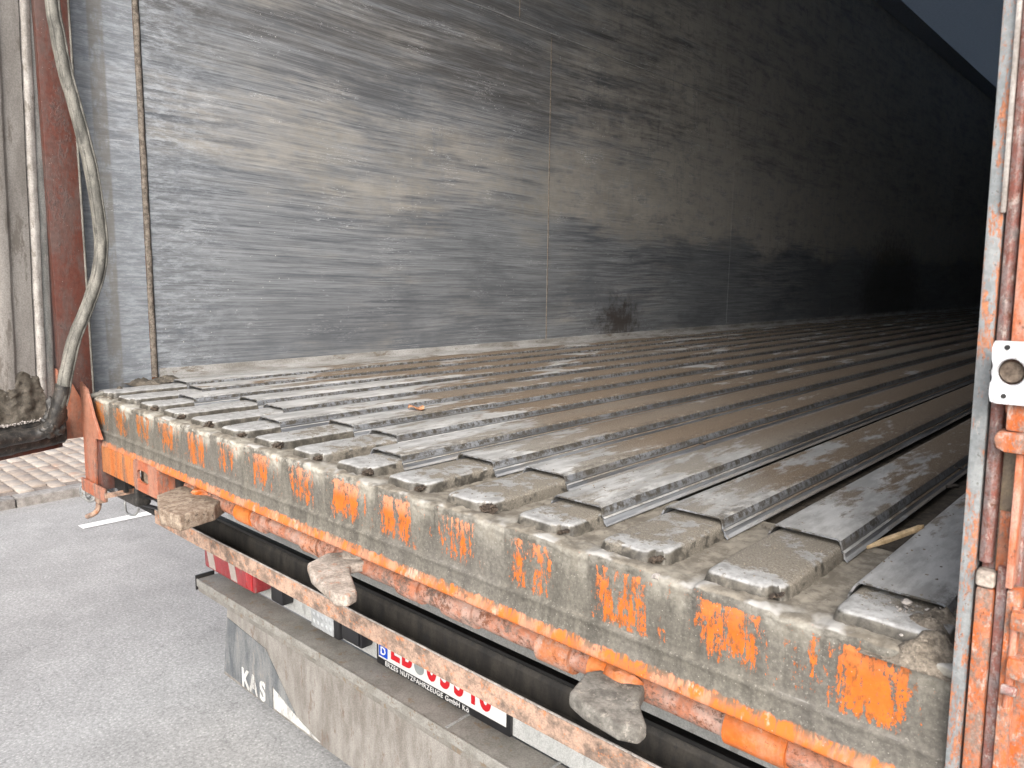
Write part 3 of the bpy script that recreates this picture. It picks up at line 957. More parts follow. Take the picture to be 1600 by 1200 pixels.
verts, faces = [], []
for j, (py, pz) in enumerate(prof):
    # the normal of the profile
    a = prof[max(j - 1, 0)]; b = prof[min(j + 1, len(prof) - 1)]
    d = Vector((b[0] - a[0], b[1] - a[1])).normalized()
    nv = Vector((-abs(d.y), abs(d.x)))
    for i in range(NXS + 1):
        x = XS0 + (XS1 - XS0) * i / NXS
        fx = (((x - .146) / .16) % 1) * .16
        under = sst(fx, -.006, .008) * sst(fx, .112, .094)
        amp = 0.0
        p3 = Vector((x, py, pz))
        if pz > -.0275:
            rim = sst(py, .050, .018)
            # mud skirt in front of each profile end, shallow scoop between them
            amp += under * rim * (.004 + .002 * mn.noise(p3 * 60)) * sst(pz, -.0265, -.019)
            amp += (1 - under) * .0015 * sst(mn.noise(p3 * 28), -.1, .5)
            amp += .0016 * mn.noise(p3 * 90) + .0009 * mn.noise(p3 * 230)
        elif pz > -.106:
            t = sst(pz, -.07, -.036)
            amp += under * .0015 * t + .0007 * mn.noise(Vector((x * 14, 1, pz * 20))) + .0007 * mn.noise(p3 * 120)
            amp -= .0015 * (1 - under) * t
        else:
            amp += .0010 * mn.noise(p3 * 60) + .0008 * mn.noise(Vector((x * 5, 4, 4)))
        verts.append((x, py + nv.x * amp, pz + nv.y * amp))
n = NXS + 1
for j in range(len(prof) - 1):
    for i in range(NXS):
        faces.append((j * n + i, j * n + i + 1, (j + 1) * n + i + 1, (j + 1) * n + i))
me = bpy.data.meshes.new('rear_sill')
me.from_pydata(verts, [], faces)
sill = from_me('rear_sill', me, M['sill'], T, True, 80)
# backing behind the pressed sheet so that nothing shows through
box('sill_core', (XS0, .0105, -.104), (XS1, .32, -.050), M['darkbeam'], sill)

# profile ends (15) ----------------------------------------------------------
for i in range(15):
    x0 = XB[i]
    w = .098 if i < 14 else .112
    seed = i * 3.7
    y0 = .024
    # plan outline with rounded corners and the gouge at the right front corner
    nt = .017 + .004 * math.sin(seed)
    pts = [(.012, 0), (w - nt - .008, 0), (w - nt - .002, .005), (w - nt + .001, .014 + .003 * math.sin(seed * 2)), (w - .004, .016), (w, .022)]
    if i == 14:
        pts = [(.012, 0), (w - .03, .0), (w - .012, .004), (w - .003, .012), (w, .03)]
    back = .30
    ol = []
    for p, q in zip(pts, pts[1:]):
        for k in range(4):
            ol.append((p[0] + (q[0] - p[0]) * k / 4, p[1] + (q[1] - p[1]) * k / 4))
    ol.append(pts[-1])
    for k in range(1, 14): ol.append((w, pts[-1][1] + (back - pts[-1][1]) * k / 14))
    for k in range(0, 6): ol.append((w - w * k / 5, back))
    for k in range(1, 14): ol.append((0, back - (back - .014) * k / 14))
    ol += [(.0, .014), (.002, .007), (.006, .0025)]
    cx, cy = w / 2, back / 2
    layers = [(.0035, -.022), (.0014, -.012), (0, -.006), (-.0012, -.0032), (-.004, -.0009), (-.008, 0.0)]
    bm = bmesh.new()
    rows = []
    for off, z in layers:
        row = []
        for (px, py) in ol:
            # offset towards the centre line of the bar
            dx = (px - cx); sx = max(-1, min(1, dx / (w / 2)))
            dy = -1 if py < .03 else (1 if py > back - .01 else 0)
            X = px + off * (sx ** 3 if abs(sx) < 1 else sx)
            Y = py + off * dy * (.9 if abs(dx) < w / 2 - .004 else .6)
            q = Vector((x0 + X, y0 + Y, z))
            q += mn.noise_vector(q * 45 + Vector((seed, 0, 0))) * .0011
            q.z += mn.noise(q * 14 + Vector((seed, 0, 0))) * .0011
            row.append(bm.verts.new(q))
        rows.append(row)
    n = len(ol)
    for a, b in zip(rows, rows[1:]):
        for k in range(n):
            bm.faces.new((a[k], a[(k + 1) % n], b[(k + 1) % n], b[k]))
    f = bm.faces.new(rows[-1])
    bmesh.ops.triangulate(bm, faces=[f])
    o = from_bm('profile_end', bm, M['profile'], sill, True, 50)
    if 2 <= i < 14:
        gs_ = (1.0, .55, .85, .7, 1.1, .6)[i % 6] * (1 if i < 11 else .6)
        for q in range(2):  # dark crumbs that also paint the notch's hole dark
            lump('gouge_hole_dirt', (x0 + w - nt + .004 + .008 * q, y0 + .009 + .003 * q, -.0115 + .003 * q), (.0088 * gs_, .0075, .0065 * gs_), M['gouge'], o, .9, 3, 2.6, seed=seed + q * 5)

# ---- mud: caked heap at the right corner, mounds along the left end ----------
def heap(name, cx, cy, z0, rx, ry, h, mat, parent, seed=0, n=46, rz=0.0):
    bm = bmesh.new()
    vs = []
    for j in range(n + 1):
        row = []
        for i in range(n + 1):
            u, v = i / n * 2 - 1, j / n * 2 - 1
            r = math.sqrt(u * u + v * v)
            k = max(0, 1 - r ** 2)
            p = Vector((cx + u * rx, cy + v * ry, 0))
            nn = mn.fractal(p * 22 + Vector((seed, 0, 0)), 1, 2, 5)
            f2 = mn.noise(p * 160 + Vector((seed, 2, 0)))
            z = z0 - .004 + h * (k ** .8) * (.75 + 1.1 * nn) + (f2 * .0022 + .0022 * mn.noise(p * 70)) * min(1, k * 3)
            if k <= 0: z = z0 - .006
            row.append(bm.verts.new((p.x, p.y, z)))
        vs.append(row)
    for j in range(n):
        for i in range(n):
            bm.faces.new((vs[j][i], vs[j][i + 1], vs[j + 1][i + 1], vs[j + 1][i]))
    o = from_bm(name, bm, mat, parent, True, 80)
    o['kind'] = 'stuff'
    return o


mudroot = empty('caked_mud', (2.47, .06, -.02), 'crumbly brown mud caked over the right end of the sill beside the frame post', 'mud')
heap('mud_heap', 2.478, .075, -.02, .052, .085, .026, M['drymud'], mudroot, 1)
heap('mud_heap', 2.49, .17, -.01, .034, .08, .022, M['drymud'], mudroot, 2)
heap('mud_heap', 2.455, .045, -.019, .055, .026, .014, M['drymud'], mudroot, 3)
mud2 = empty('caked_mud', (.2, .04, -.02), 'damp brown mud caked at the left end of the sill below the dented wall', 'mud')
heap('mud_heap', .17, .10, -.02, .07, .06, .024, M['wetmud'], mud2, 4)
heap('mud_heap', .09, .20, .0, .085, .05, .018, M['wetmud'], mud2, 5)
heap('mud_heap', .235, .022, -.022, .06, .02, .012, M['wetmud'], mud2, 6)
heap('mud_heap', .06, .27, .004, .05, .045, .016, M['wetmud'], mud2, 7)

# loose grit on floor and sill
def grit(name, spots, mat, n, smin, smax, label, cat):
    bm = bmesh.new()
    for _ in range(n):
        x, y, z = spots()
        s = random.uniform(smin, smax) * random.choice((1, 1, .6, .6, .5))
        mtx = Matrix.Translation((x, y, z + s * .3)) @ Matrix.Rotation(random.uniform(0, 6.28), 4, 'Z') @ Matrix.Rotation(random.uniform(-.5, .5), 4, 'X') @ Matrix.Diagonal((s, s * random.uniform(.5, .9), s * random.uniform(.4, .7), 1))
        r_ = bmesh.ops.create_icosphere(bm, subdivisions=1, radius=1, matrix=mtx)
        for v in r_['verts']:
            v.co += mn.noise_vector(v.co * 400) * s * .25
    o = from_bm(name, bm, mat)
    tag(o, label, cat, kind='stuff')
    return o


def spot_floor():
    i = random.choices(range(15), weights=[1, 1, 1, 2, 1, 1, 2, 2, 2, 3, 5, 6, 6, 7, 6])[0]
    y = YE[i] + abs(random.gauss(0, 1.0))
    return XB[i] + random.uniform(.006, .09), min(y, 8), .0112


def spot_prof():
    i = random.choices(range(15), weights=[1, 2, 2, 2, 1, 1, 1, 1, 2, 3, 6, 6, 6, 7, 7])[0]
    return XB[i] + random.uniform(.008, .085), random.uniform(.045, YE[i]), -.0008


def spot_gap():
    i = random.randrange(0, 14)
    return XB[i] + random.uniform(.108, .155), random.uniform(.02, .3), -.0185


def spot_corner():
    return 2.43 + abs(random.gauss(0, .03)), random.uniform(.02, .2), random.uniform(-.012, .004)


grit('floor_grit', spot_floor, M['drymud'], 1500, .0008, .0024, 'tiny light stones scattered over the sandy floor slats', 'grit')
grit('sill_grit', lambda: random.choice((spot_prof, spot_prof, spot_gap))(), M['drymud'], 1100, .0008, .0022, 'fine grit lying on the sill between the profile ends', 'grit')
grit('pale_grit', spot_corner, M['doorlight'], 110, .0012, .0036, 'pale crushed stone crumbs on the mud at the right end of the sill', 'grit')

# ---- right rear post ---------------------------------------------------------
LEAN = .0185     # the post leans outwards a little towards the bottom


def lean_x(o, z0=.3, k=LEAN):
    for v in o.data.vertices:
        v.co.x += -(v.co.z - z0) * k
    return o


rp = box('corner_post', (2.5245, -.012, -.32), (2.556, .0445, ZC - .021), M['near_raw'], T, .003)
lean_x(rp)
o = box('edge_strip', (2.5085, -.020, -.16), (2.5215, .030, ZC - .022), M['stripgrey'], rp, .0025); lean_x(o)
o = prism('weld_groove', [(2.5220, -.014), (2.5235, -.021), (2.529, -.024), (2.5335, -.021), (2.535, -.0125)], 'z', .105, ZC - .022, M['near_raw'], rp, .0012, .0012, 0); lean_x(o)
o = box('frame_face', (2.5355, -.030, .245), (2.64, -.0125, ZC - .022), M['near_salmon'], rp, .004); lean_x(o)
o = box('white_bead', (2.5195, -.0255, .42), (2.5235, -.0205, ZC - .022), M['doorlight'], rp, .0015); lean_x(o)
o = box('recess_back', (2.5355, -.0155, .10), (2.5475, -.0125, .2165), M['near_tan'], rp, .001); lean_x(o)
o = box('recess_paint', (2.5365, -.0175, .098), (2.5470, -.0158, .155), M['near_orange'], rp, .001); lean_x(o)
o = box('edge_flange', (2.5476, -.036, .09), (2.5535, -.0125, .232), M['near_salmon'], rp, .002); lean_x(o)
o = box('lower_face', (2.5235, -.026, -.30), (2.5385, -.0125, .082), M['near_orange'], rp, .004); lean_x(o)
o = prism('scraped_strip', [(2.539, -.0125), (2.5395, -.024), (2.5480, -.026), (2.5485, -.0125)], 'z', -.30, .105, M['near_raw'], rp, .0012, .001); lean_x(o)
o = box('weld_patch', (2.5230, -.0285, .083), (2.5385, -.0125, .0985), M['cast'], rp, .004, 3, .001, 2); lean_x(o)
o = box('hinge_plate', (2.5490, -.034, -.30), (2.5600, -.0125, .088), M['near_orange'], rp, .003); lean_x(o)
# far right: door jamb beyond a black slot
o = box('jamb', (2.592, -.01, -.32), (2.72, .0, ZC - .03), M['near_orange'], rp, .003)
o = box('jamb_foot', (2.5615, -.02, -.32), (2.60, -.0105, .06), M['near_orange'], rp, .002)
# lower edge of the keeper pocket: rounded lip
o = prism('pocket_lip', [(2.533, .216), (2.531, .224), (2.533, .231), (2.60, .231), (2.60, .214), (2.540, .213)], 'y', -.044, -.0125, M['near_orange'], rp, .004); lean_x(o)
o = box('pocket_face', (2.5385, -.0385, .2315), (2.60, -.0305, .262), M['near_orange'], rp, .003); lean_x(o)

# keeper plate with a round socket and two screw holes
kz = .2835
bm = bmesh.new()
cx_, hr = 2.5405, .0108
outl = []
poly = [(2.5255, .3085), (2.5275, .3100), (2.575, .3100), (2.575, .2565), (2.5285, .2560), (2.5260, .2585), (2.5258, .2720), (2.5275, .2775), (2.5262, .2830), (2.5275, .2880), (2.5262, .2940)]
N = 40
inn = [(cx_ + hr * math.cos(2 * math.pi * k / N), kz + hr * 1.12 * math.sin(2 * math.pi * k / N)) for k in range(N)]


def ray_poly(ang):
    d = Vector((math.cos(ang), math.sin(ang)))
    best = None
    o_ = Vector((cx_, kz))
    for a, b in zip(poly, poly[1:] + poly[:1]):
        a, b = Vector(a), Vector(b)
        e = b - a
        den = d.x * e.y - d.y * e.x
        if abs(den) < 1e-9: continue
        w_ = a - o_
        t = (w_.x * e.y - w_.y * e.x) / den
        s_ = (w_.x * d.y - w_.y * d.x) / den
        if t > 0 and -1e-6 <= s_ <= 1 + 1e-6 and (best is None or t < best): best = t
    return o_ + d * best


KY0, KY1 = -.0475, -.0390
ri = [bm.verts.new((x, KY0, z)) for x, z in inn]
ro = []
for k in range(N):
    q = ray_poly(2 * math.pi * k / N)
    ro.append(bm.verts.new((q.x, KY0, q.y)))
rm = []
for k in range(N):
    rm.append(bm.verts.new((cx_ + hr * 1.12 * math.cos(2 * math.pi * k / N), KY0 - .001, kz + hr * 1.25 * math.sin(2 * math.pi * k / N))))
rb = [bm.verts.new((v.co.x, KY1, v.co.z)) for v in ro]
rd = [bm.verts.new((cx_ + hr * .93 * math.cos(2 * math.pi * k / N), KY0 + .008, kz + hr * 1.03 * math.sin(2 * math.pi * k / N))) for k in range(N)]
for k in range(N):
    k2 = (k + 1) % N
    bm.faces.new((ro[k], ro[k2], rm[k2], rm[k]))
    bm.faces.new((rm[k], rm[k2], ri[k2], ri[k]))
    bm.faces.new((ro[k], rb[k], rb[k2], ro[k2]))
    bm.faces.new((ri[k], ri[k2], rd[k2], rd[k]))
keeper = from_bm('keeper_plate', bm, M['whitecast'], rp, True, 40); lean_x(keeper)
bm = bmesh.new()
bmesh.ops.create_cone(bm, cap_ends=True, segments=32, radius1=hr * 1.02, radius2=hr * .8, depth=.006, matrix=Matrix.Translation((cx_, KY1 + .0005, kz)) @ Matrix.Rotation(math.pi / 2, 4, 'X'))
from_bm('socket', bm, M['gouge2'], keeper, True); lean_x(bpy.data.objects['socket'])
for dz in (.0215, -.0205):
    bm = bmesh.new()
    bmesh.ops.create_cone(bm, cap_ends=True, segments=16, radius1=.0022, radius2=.0022, depth=.0015, matrix=Matrix.Translation((cx_ - .0035, KY0 - .0004, kz + dz)) @ Matrix.Rotation(math.pi / 2, 4, 'X'))
    o = from_bm('screw_hole', bm, M['dark'], keeper, True); lean_x(o)
# hinge fittings low on the jamb
o = tube('hinge_pin', [(2.5615, -.034, -.02), (2.5615, -.034, .075)], .0028, M['near_salmon'], rp)
o = box('hinge_knuckle', (2.5585, -.043, .055), (2.585, -.024, .073), M['near_orange'], rp, .004)
o = box('hinge_knuckle', (2.5590, -.043, .010), (2.582, -.024, .030), M['near_orange'], rp, .005)
o = tube('hinge_bolt', [(2.5585, -.045, .001), (2.570, -.045, .001)], .0045, M['near_raw'], rp)
o = box('slot_shade_sheet', (2.557, .02, -.30), (2.69, .044, ZC - .03), M['dark'], rp)  # added dark sheet standing in for the shade inside the slot

# ---- left rear post ------------------------------------------------------------
lp = box('corner_post', (-.085, -.050, -.150), (.065, .0445, ZC - .021), M['redbrown'], T, .004)
LEAN2 = .016


def lean_l(o):
    for v in o.data.vertices:
        v.co.y += -(v.co.z - .2) * 0.0
        v.co.x += 0
    return o


o = tube('post_edge_bead', [(.0655, .0415, -.05), (.0655, .0415, ZC - .03)], .0035, M['rubber'], lp, 8)
# salmon plate covering the foot of the post
o = prism('post_foot_plate', [(-.080, -.158), (.066, -.158), (.066, .040), (.040, .062), (-.080, .066)], 'y', -.0565, -.0505, M['salmon'], lp, .0015)
o = prism('post_foot_plate', [(-.056, -.158), (.040, -.158), (.040, -.085), (.0, -.03), (-.028, .035), (-.056, .04)], 'x', .0655, .0715, M['salmon'], lp, .0015)
o = prism('foot_gusset', [(.145, -.29), (.150, -.158), (.150, .03), (.200, .012), (.222, -.02), (.245, -.063), (.300, -.128), (.247, -.133), (.228, -.29)], 'y', -.024, -.016, M['salmon'], lp, .0012)
o = box('foot_web', (.222, -.0155, -.290), (.262, .02, -.134), M['redbrown'], lp, .002)
o = box('foot_back', (.20, .0205, -.29), (.34, .03, -.16), M['dark'], lp)
# bent tube end at the corner of the sill
o = tube('tube_end', [(.188, -.008, -.012), (.190, .03, -.006)], .0075, M['rubber'], lp, 14)
# bracket below
brk = box('foot_bracket', (.128, -.031, -.312), (.318, -.025, -.272), M['salmon'], lp, .0015)
lean = Matrix.Rotation(math.radians(-2), 4, 'Y')
o = box('bracket_return', (.3185, -.030, -.300), (.3245, .10, -.285), M['rustbar'], lp)
# spring, shackle and hook under the bracket
clip = empty('hook_assembly', (.09, .03, -.36), parent=T)
pts = []
for k in range(60):
    a = k / 60 * 2 * math.pi * 3
    pts.append((-.06 + k * .0009, .05 + .016 * math.cos(a), -.365 + .026 * math.sin(a)))
pts = [(p[0] + .05, p[1] - .03, p[2] + .012) for p in pts]
tube('spring', pts, .0045, M['galv'], clip, 8)
box('shackle', (.07, .02, -.375), (.11, .05, -.325), M['rustbar'], clip, .006)
tube('hook', smooth_path([(.02, .05, -.36), (.05, .04, -.372), (.075, .03, -.395), (.065, .02, -.415), (.03, .01, -.43)], 5), .0085, M['rustbar'], clip, 10)
# wires and a strap loop between the bracket and the rusty bar
wires = empty('cable_bundle', (.3, .08, -.33), parent=T)
tube('wire', smooth_path([(.00, .09, -.352), (.15, .09, -.360), (.28, .09, -.352), (.45, .1, -.34)], 6), .006, M['black'], wires, 8)
tube('wire', smooth_path([(.05, .07, -.318), (.18, .07, -.327), (.32, .08, -.318), (.48, .1, -.31)], 6), .004, M['black'], wires, 8)
tube('wire', smooth_path([(.24, .06, -.325), (.235, .055, -.350), (.262, .05, -.376), (.31, .055, -.372), (.33, .06, -.350)], 8), .0032, M['wire'], wires, 8)
ml = box('marker_lamp', (.155, .05, -.345), (.33, .10, -.275), M['blackrubber'], T, .012, 3)
box('marker_lens', (.17, .046, -.33), (.20, .052, -.29), M['lens'], ml, .004)
box('cross_tube', (.0, .105, -.335), (.62, .14, -.30), M['dark'], T, .004)

# ---- left end of the lower edge: orange plate with slot -----------------------
px0, px1, pz0, pz1 = .250, .655, -.236, -.1505
bm = bmesh.new()
plate_out = [(px0, pz0 + .012), (px0, pz1 + .0), (.60, pz1), (px1, pz1), (px1, pz0 + .004), (px1 - .002, pz0)]
N = 28
sl_c, sa, sb = (.563, -.193), .038, .018
ri, ro = [], []
rect = [(.50, pz0), (.50, pz1), (px1, pz1), (px1, pz0)]
for k in range(N):
    a = 2 * math.pi * k / N
    ca, sa_ = math.cos(a), math.sin(a)
    e = 4.0
    rr_ = (abs(ca / sa) ** e + abs(sa_ / sb) ** e) ** (-1 / e)
    ri.append((sl_c[0] + ca * rr_, sl_c[1] + sa_ * rr_))
    t = min((px1 - sl_c[0]) / ca if ca > 1e-6 else 9, (.50 - sl_c[0]) / ca if ca < -1e-6 else 9, (pz1 - sl_c[1]) / sa_ if sa_ > 1e-6 else 9, (pz0 - sl_c[1]) / sa_ if sa_ < -1e-6 else 9)
    ro.append((sl_c[0] + ca * t, sl_c[1] + sa_ * t))
YA, YB = -.0125, -.0045
for Y in (YA, YB):
    a_ = [bm.verts.new((p[0], Y, p[1])) for p in ri]
    b_ = [bm.verts.new((p[0], Y, p[1])) for p in ro]
    for k in range(N):
        bm.faces.new((a_[k], a_[(k + 1) % N], b_[(k + 1) % N], b_[k]))
    if Y == YA: a0, b0 = a_, b_
for k in range(N):
    bm.faces.new((a0[k], a0[(k + 1) % N], a_[(k + 1) % N], a_[k]))
    bm.faces.new((b0[k], b0[(k + 1) % N], b_[(k + 1) % N], b_[k]))
sp_ = from_bm('slotted_plate', bm, M['salmon'], T)
box('plate_wing', (px0, YA + .001, pz0 + .004), (.4995, YB, pz1 - .002), M['orange_drip'], sp_, .0012)
box('slot_backing', (.50, .008, -.232), (.65, .012, -.158), M['cast_wood'], sp_)
box('plate_side', (px1 + .0003, YA, pz0), (px1 + .006, .05, pz1 - .008), M['salmon'], sp_)

# ---- lock shaft under the sill ---------------------------------------------------
SY, SZ = .058, -.208
shaft = tube('lock_shaft', [(.662 + .02 * k, SY, SZ) for k in range(95)], .0215, M['pipe'], T, 20, rough=.0012)
for xa, xb, r, mt in ((.985, 1.055, .0275, 'orange_clean'), (1.075, 1.10, .030, 'pipe'), (1.275, 1.335, .0275, 'peel'), (1.345, 1.40, .0275, 'pipe'), (1.60, 1.66, .0275, 'pipe'), (1.725, 1.80, .0275, 'pipe'), (1.945, 2.010, .0290, 'peel'), (2.045, 2.075, .0285, 'orange_clean'), (2.26, 2.34, .0275, 'orange')):
    n = 6
    tube('shaft_collar', [(xa + (xb - xa) * k / n, SY, SZ) for k in range(n + 1)], r, M[mt], shaft, 22, rough=.0012)
box('shaft_bearing', (.665, .03, -.245), (.700, .09, -.165), M['dark'], shaft, .006)
# three claws
# claw 1: square block seen end-on
c1 = prism('locking_claw', [(.742, -.048), (.700, .03), (.745, .085), (.865, .085), (.930, .012), (.952, -.082), (.862, -.092)], 'z', -.236, -.198, M['cast_wood'], shaft, .005, 0, 0, 4)
# claw 2: boot shaped
c2 = prism('locking_claw', [(1.420, -.040), (1.400, .020), (1.430, .055), (1.500, .055), (1.487, .012), (1.522, -.010), (1.600, -.052), (1.608, -.078), (1.585, -.090), (1.474, -.066)], 'z', -.216, -.194, M['cast'], shaft, .0075, 0, 0, 4)
c3 = prism('locking_claw', [(2.072, -.045), (2.056, .016), (2.078, .054), (2.135, .054), (2.150, .010), (2.168, -.012), (2.190, -.034), (2.190, -.052), (2.165, -.062), (2.105, -.056)], 'z', -.222, -.198, M['caststeel'], shaft, .0075, 0, 0, 4)
for (cx1, cy1) in ((.80, .045), (1.455, .05), (2.10, .05)):
    lump('claw_weld', (cx1, cy1, -.198), (.034, .026, .020), M['orange' if cx1 < 1 or cx1 > 2 else 'cast'], shaft, .5, 3, seed=cx1)

# ---- rusty guard bar, black beam behind ----------------------------------------------
gb = prism('guard_bar', [(.088, -.3905), (.088, -.3495), (.0945, -.3495), (.0945, -.3905)], 'x', .375, 2.62, M['rustbar'], T, 0)
box('bar_lit_edge', (.376, .0885, -.3492), (2.62, .0925, -.3470), M['doorlight'], gb, .0008)  # pale strip painting the lit top edge of the bar
box('bar_end_rod', (-.03, .092, -.372), (.374, .104, -.356), M['dark'], gb, .003)
bb = prism('black_crossbeam', [(.150, -.385), (.150, -.345), (.156, -.336), (.166, -.345), (.166, -.385)], 'x', .52, 2.60, M['darkbeam'], T, .002)
box('beam_tray', (.50, .096, -.391), (2.60, .166, -.3855), M['darkbeam'], bb)
# under-floor chassis
bk = box('gap_shade_bar', (.30, .29, -.50), (2.62, .31, -.424), M['dark'], T, .002)
ch = box('chassis_underfloor', (-.05, .335, -.30), (WX + .05, LEN, -.245), M['dark'], T)
box('end_crossmember', (.25, .11, -.245), (2.55, .17, -.16), M['dark'], ch, .004)
box('long_beam', (.55, .61, -.70), (.63, LEN, -.301), M['dark'], ch, .004)
box('long_beam', (2.0, .61, -.70), (2.08, LEN, -.301), M['dark'], ch, .004)
box('rear_support', (.60, .5085, -.78), (.70, .60, -.30), M['dark'], ch, .004)
box('rear_support', (1.95, .5085, -.78), (2.05, .60, -.30), M['dark'], ch, .004)

# wheels (behind the mud flaps)
def wheel(cx, cy, r=.50, w=.33):
    ro = empty('wheel', (cx, cy, GZ + r), parent=T)
    bm = bmesh.new()
    prof_ = [(-w / 2, r * .62), (-w / 2 - .005, r * .8), (-w / 2 + .02, r * .95), (-w / 2 + .05, r), (w / 2 - .05, r), (w / 2 - .02, r * .95), (w / 2 + .005, r * .8), (w / 2, r * .62)]
    S = 48
    rows = []
    for k in range(S):
        a = 2 * math.pi * k / S
        rows.append([bm.verts.new((cx + p[0], cy + p[1] * math.cos(a), GZ + r + p[1] * math.sin(a))) for p in prof_])
    for k in range(S):
        a, b = rows[k], rows[(k + 1) % S]
        for q in range(len(prof_) - 1):
            bm.faces.new((a[q], a[q + 1], b[q + 1], b[q]))
    from_bm('tyre', bm, M['tyre'], ro, True, 30)
    bm = bmesh.new()
    bmesh.ops.create_cone(bm, cap_ends=True, segments=40, radius1=r * .63, radius2=r * .5, depth=w * .7, matrix=Matrix.Translation((cx, cy, GZ + r)) @ Matrix.Rotation(math.pi / 2, 4, 'Y'))
    from_bm('rim', bm, M['galv'], ro, True, 30)
    return ro


for yy in (2.35, 3.6, 4.85):
    wheel(.20, yy)
    wheel(WX - .20, yy)
    tube('axle', [(.3, yy, GZ + .5), (WX - .3, yy, GZ + .5)], .06, M['dark'], T, 14)

# ---- bumper with lamps, plate and mud flaps -------------------------------------------
bu = box('rear_bumper', (-.060, .402, -.835), (2.70, .498, -.785), M['shelf'], T, .006)
box('bumper_front_edge', (-.058, .3965, -.812), (2.698, .4015, -.7835), M['shelf2'], bu, .001)
box('bumper_end_cap', (-.068, .396, -.830), (-.0605, .47, -.772), M['dark'], bu, .002)
box('plate_board', (.0, .499, -.784), (2.64, .507, -.53), M['board'], bu, .001)
for k in range(3):
    xs = 1.33 + .30 * k
    box('bumper_rib', (xs, .405, -.7845), (xs + .006, .497, -.781), M['galv'], bu)

def tail_lamp(x0, flip=False):
    la = box('tail_lamp', (x0, .428, -.742), (x0 + .375, .497, -.615), M['red'], T, .012, 3)
    # slanted white and red warning bands on the lens, side reflector bright red
    def band(a, b, mt, nm, top=-.6255, bot=-.7315):
        sh = .032
        prism(nm, [(x0 + a, top), (x0 + b, top), (x0 + b + sh, bot), (x0 + a + sh, bot)], 'y', .4262, .4278, M[mt], la)
    band(.012, .062, 'pinkwhite', 'white_stripe')
    band(.180, .225, 'pinkwhite', 'white_stripe')
    box('reflector', (x0 + .318, .4262, -.731), (x0 + .366, .4278, -.626), M['redbright'], la, .0006)
    return la


tail_lamp(-.052)
tail_lamp(2.64 - .38)
box('lamp_housing', (.385, .455, -.75), (.46, .4985, -.63), M['black'], bpy.data.objects['tail_lamp'], .006)
rl = box('reversing_lamp', (.618, .462, -.770), (.775, .4985, -.640), M['black'], T, .016, 3)
box('lamp_lens', (.628, .4595, -.760), (.752, .4625, -.650), M['lens'], rl, .0014, 2)
for a in range(5):
    for b in range(4):
        bm = bmesh.new()
        bmesh.ops.create_uvsphere(bm, u_segments=10, v_segments=6, radius=.0085, matrix=Matrix.Translation((.642 + a * .0235, .4600, -.742 + b * .0245)) @ Matrix.Diagonal((1, .25, 1, 1)))
        from_bm('lens_facet', bm, M['lens'], rl, True)
sb_ = box('socket_box', (.800, .455, -.745), (.905, .4985, -.640), M['black'], T, .008)
prism('socket_lid', [(.812, -.735), (.812, -.65), (.86, -.643), (.896, -.65), (.896, -.735)], 'y', .450, .4545, M['black'], sb_, .001)

# number plate (red dealer plate in a black frame)
PX, PZ, PY = .948, -.7600, .4860
npl = box('number_plate', (PX - .012, PY, PZ - .024), (PX + .532, PY + .012, PZ + .118), M['black'], T, .004)
box('plate_face', (PX, PY - .0016, PZ), (PX + .520, PY - .0004, PZ + .110), M['platewhite'], npl, .0005)
box('country_band', (PX + .004, PY - .0030, PZ + .006), (PX + .044, PY - .0018, PZ + .104), M['plateblue'], npl, .0005)
text('country_letter', 'D', .034, (PX + .012, PY - .0038, PZ + .014), M['platewhite'], npl, .0006)
xs = PX + .058
for ch_, wd in (('L', .050), ('B', .056), (None, .054), ('0', .056), ('5', .054), ('3', .054), ('1', .044), ('6', .05)):
    if ch_ is None:
        bm = bmesh.new()
        bmesh.ops.create_cone(bm, cap_ends=True, segments=28, radius1=.021, radius2=.021, depth=.001, matrix=Matrix.Translation((xs + .022, PY - .0024, PZ + .034)) @ Matrix.Rotation(math.pi / 2, 4, 'X'))
        from_bm('plate_seal', bm, M['sealgrey'], npl, True)
    else:
        text('plate_character', ch_, .104, (xs, PY - .0030, PZ + .018), M['platered'], npl, .0035, .80)
    xs += wd
text('frame_lettering', 'ERZES NUTZFAHRZEUGE GmbH Kö', .0205, (PX + .030, PY - .0008, PZ - .0185), M['framewhite'], npl, .0001, 1.0, spacing=1.12)

# mud flap with worn print
fp = prism('mud_flap', [(.105, -1.112), (.150, -.836), (1.58, -.836), (1.58, -1.10)], 'y', .412, .420, M['flap'], T, .001)
prism('flap_print', [(.112, -1.095), (.150, -.875), (.42, -.90), (.60, -1.065), (.455, -1.02), (.455, -1.106)], 'y', .4095, .4115, M['flapdark'], fp)
prism('flap_print', [(.462, -1.098), (.462, -1.026), (.62, -1.073), (.74, -1.098)], 'y', .4095, .4115, M['flapwhite'], fp)
for s, xx in (('K', .245), ('A', .300), ('S', .372)):
    text('flap_letter', s, .098, (xx, .4088, -1.098), M['flapwhite'], fp, .003, .86)
fp2 = prism('mud_flap', [(1.66, -1.10), (1.66, -.836), (2.55, -.836), (2.57, -1.11)], 'y', .412, .420, M['flap'], T, .001)

# ---- open left door ---------------------------------------------------------------------
# local frame: h = along the door from the hinge outwards, n = normal towards the load side
dh = Vector((.372, -.928, 0)).normalized()
dn = Vector((.928, .372, 0)).normalized()
H0 = Vector((.055, -.071, 0))
dr = empty('rear_door', (H0.x, H0.y, -.16), parent=T)
dr['label'] = 'open rear door with cement dusted ribbed inside and torn rubber seal'


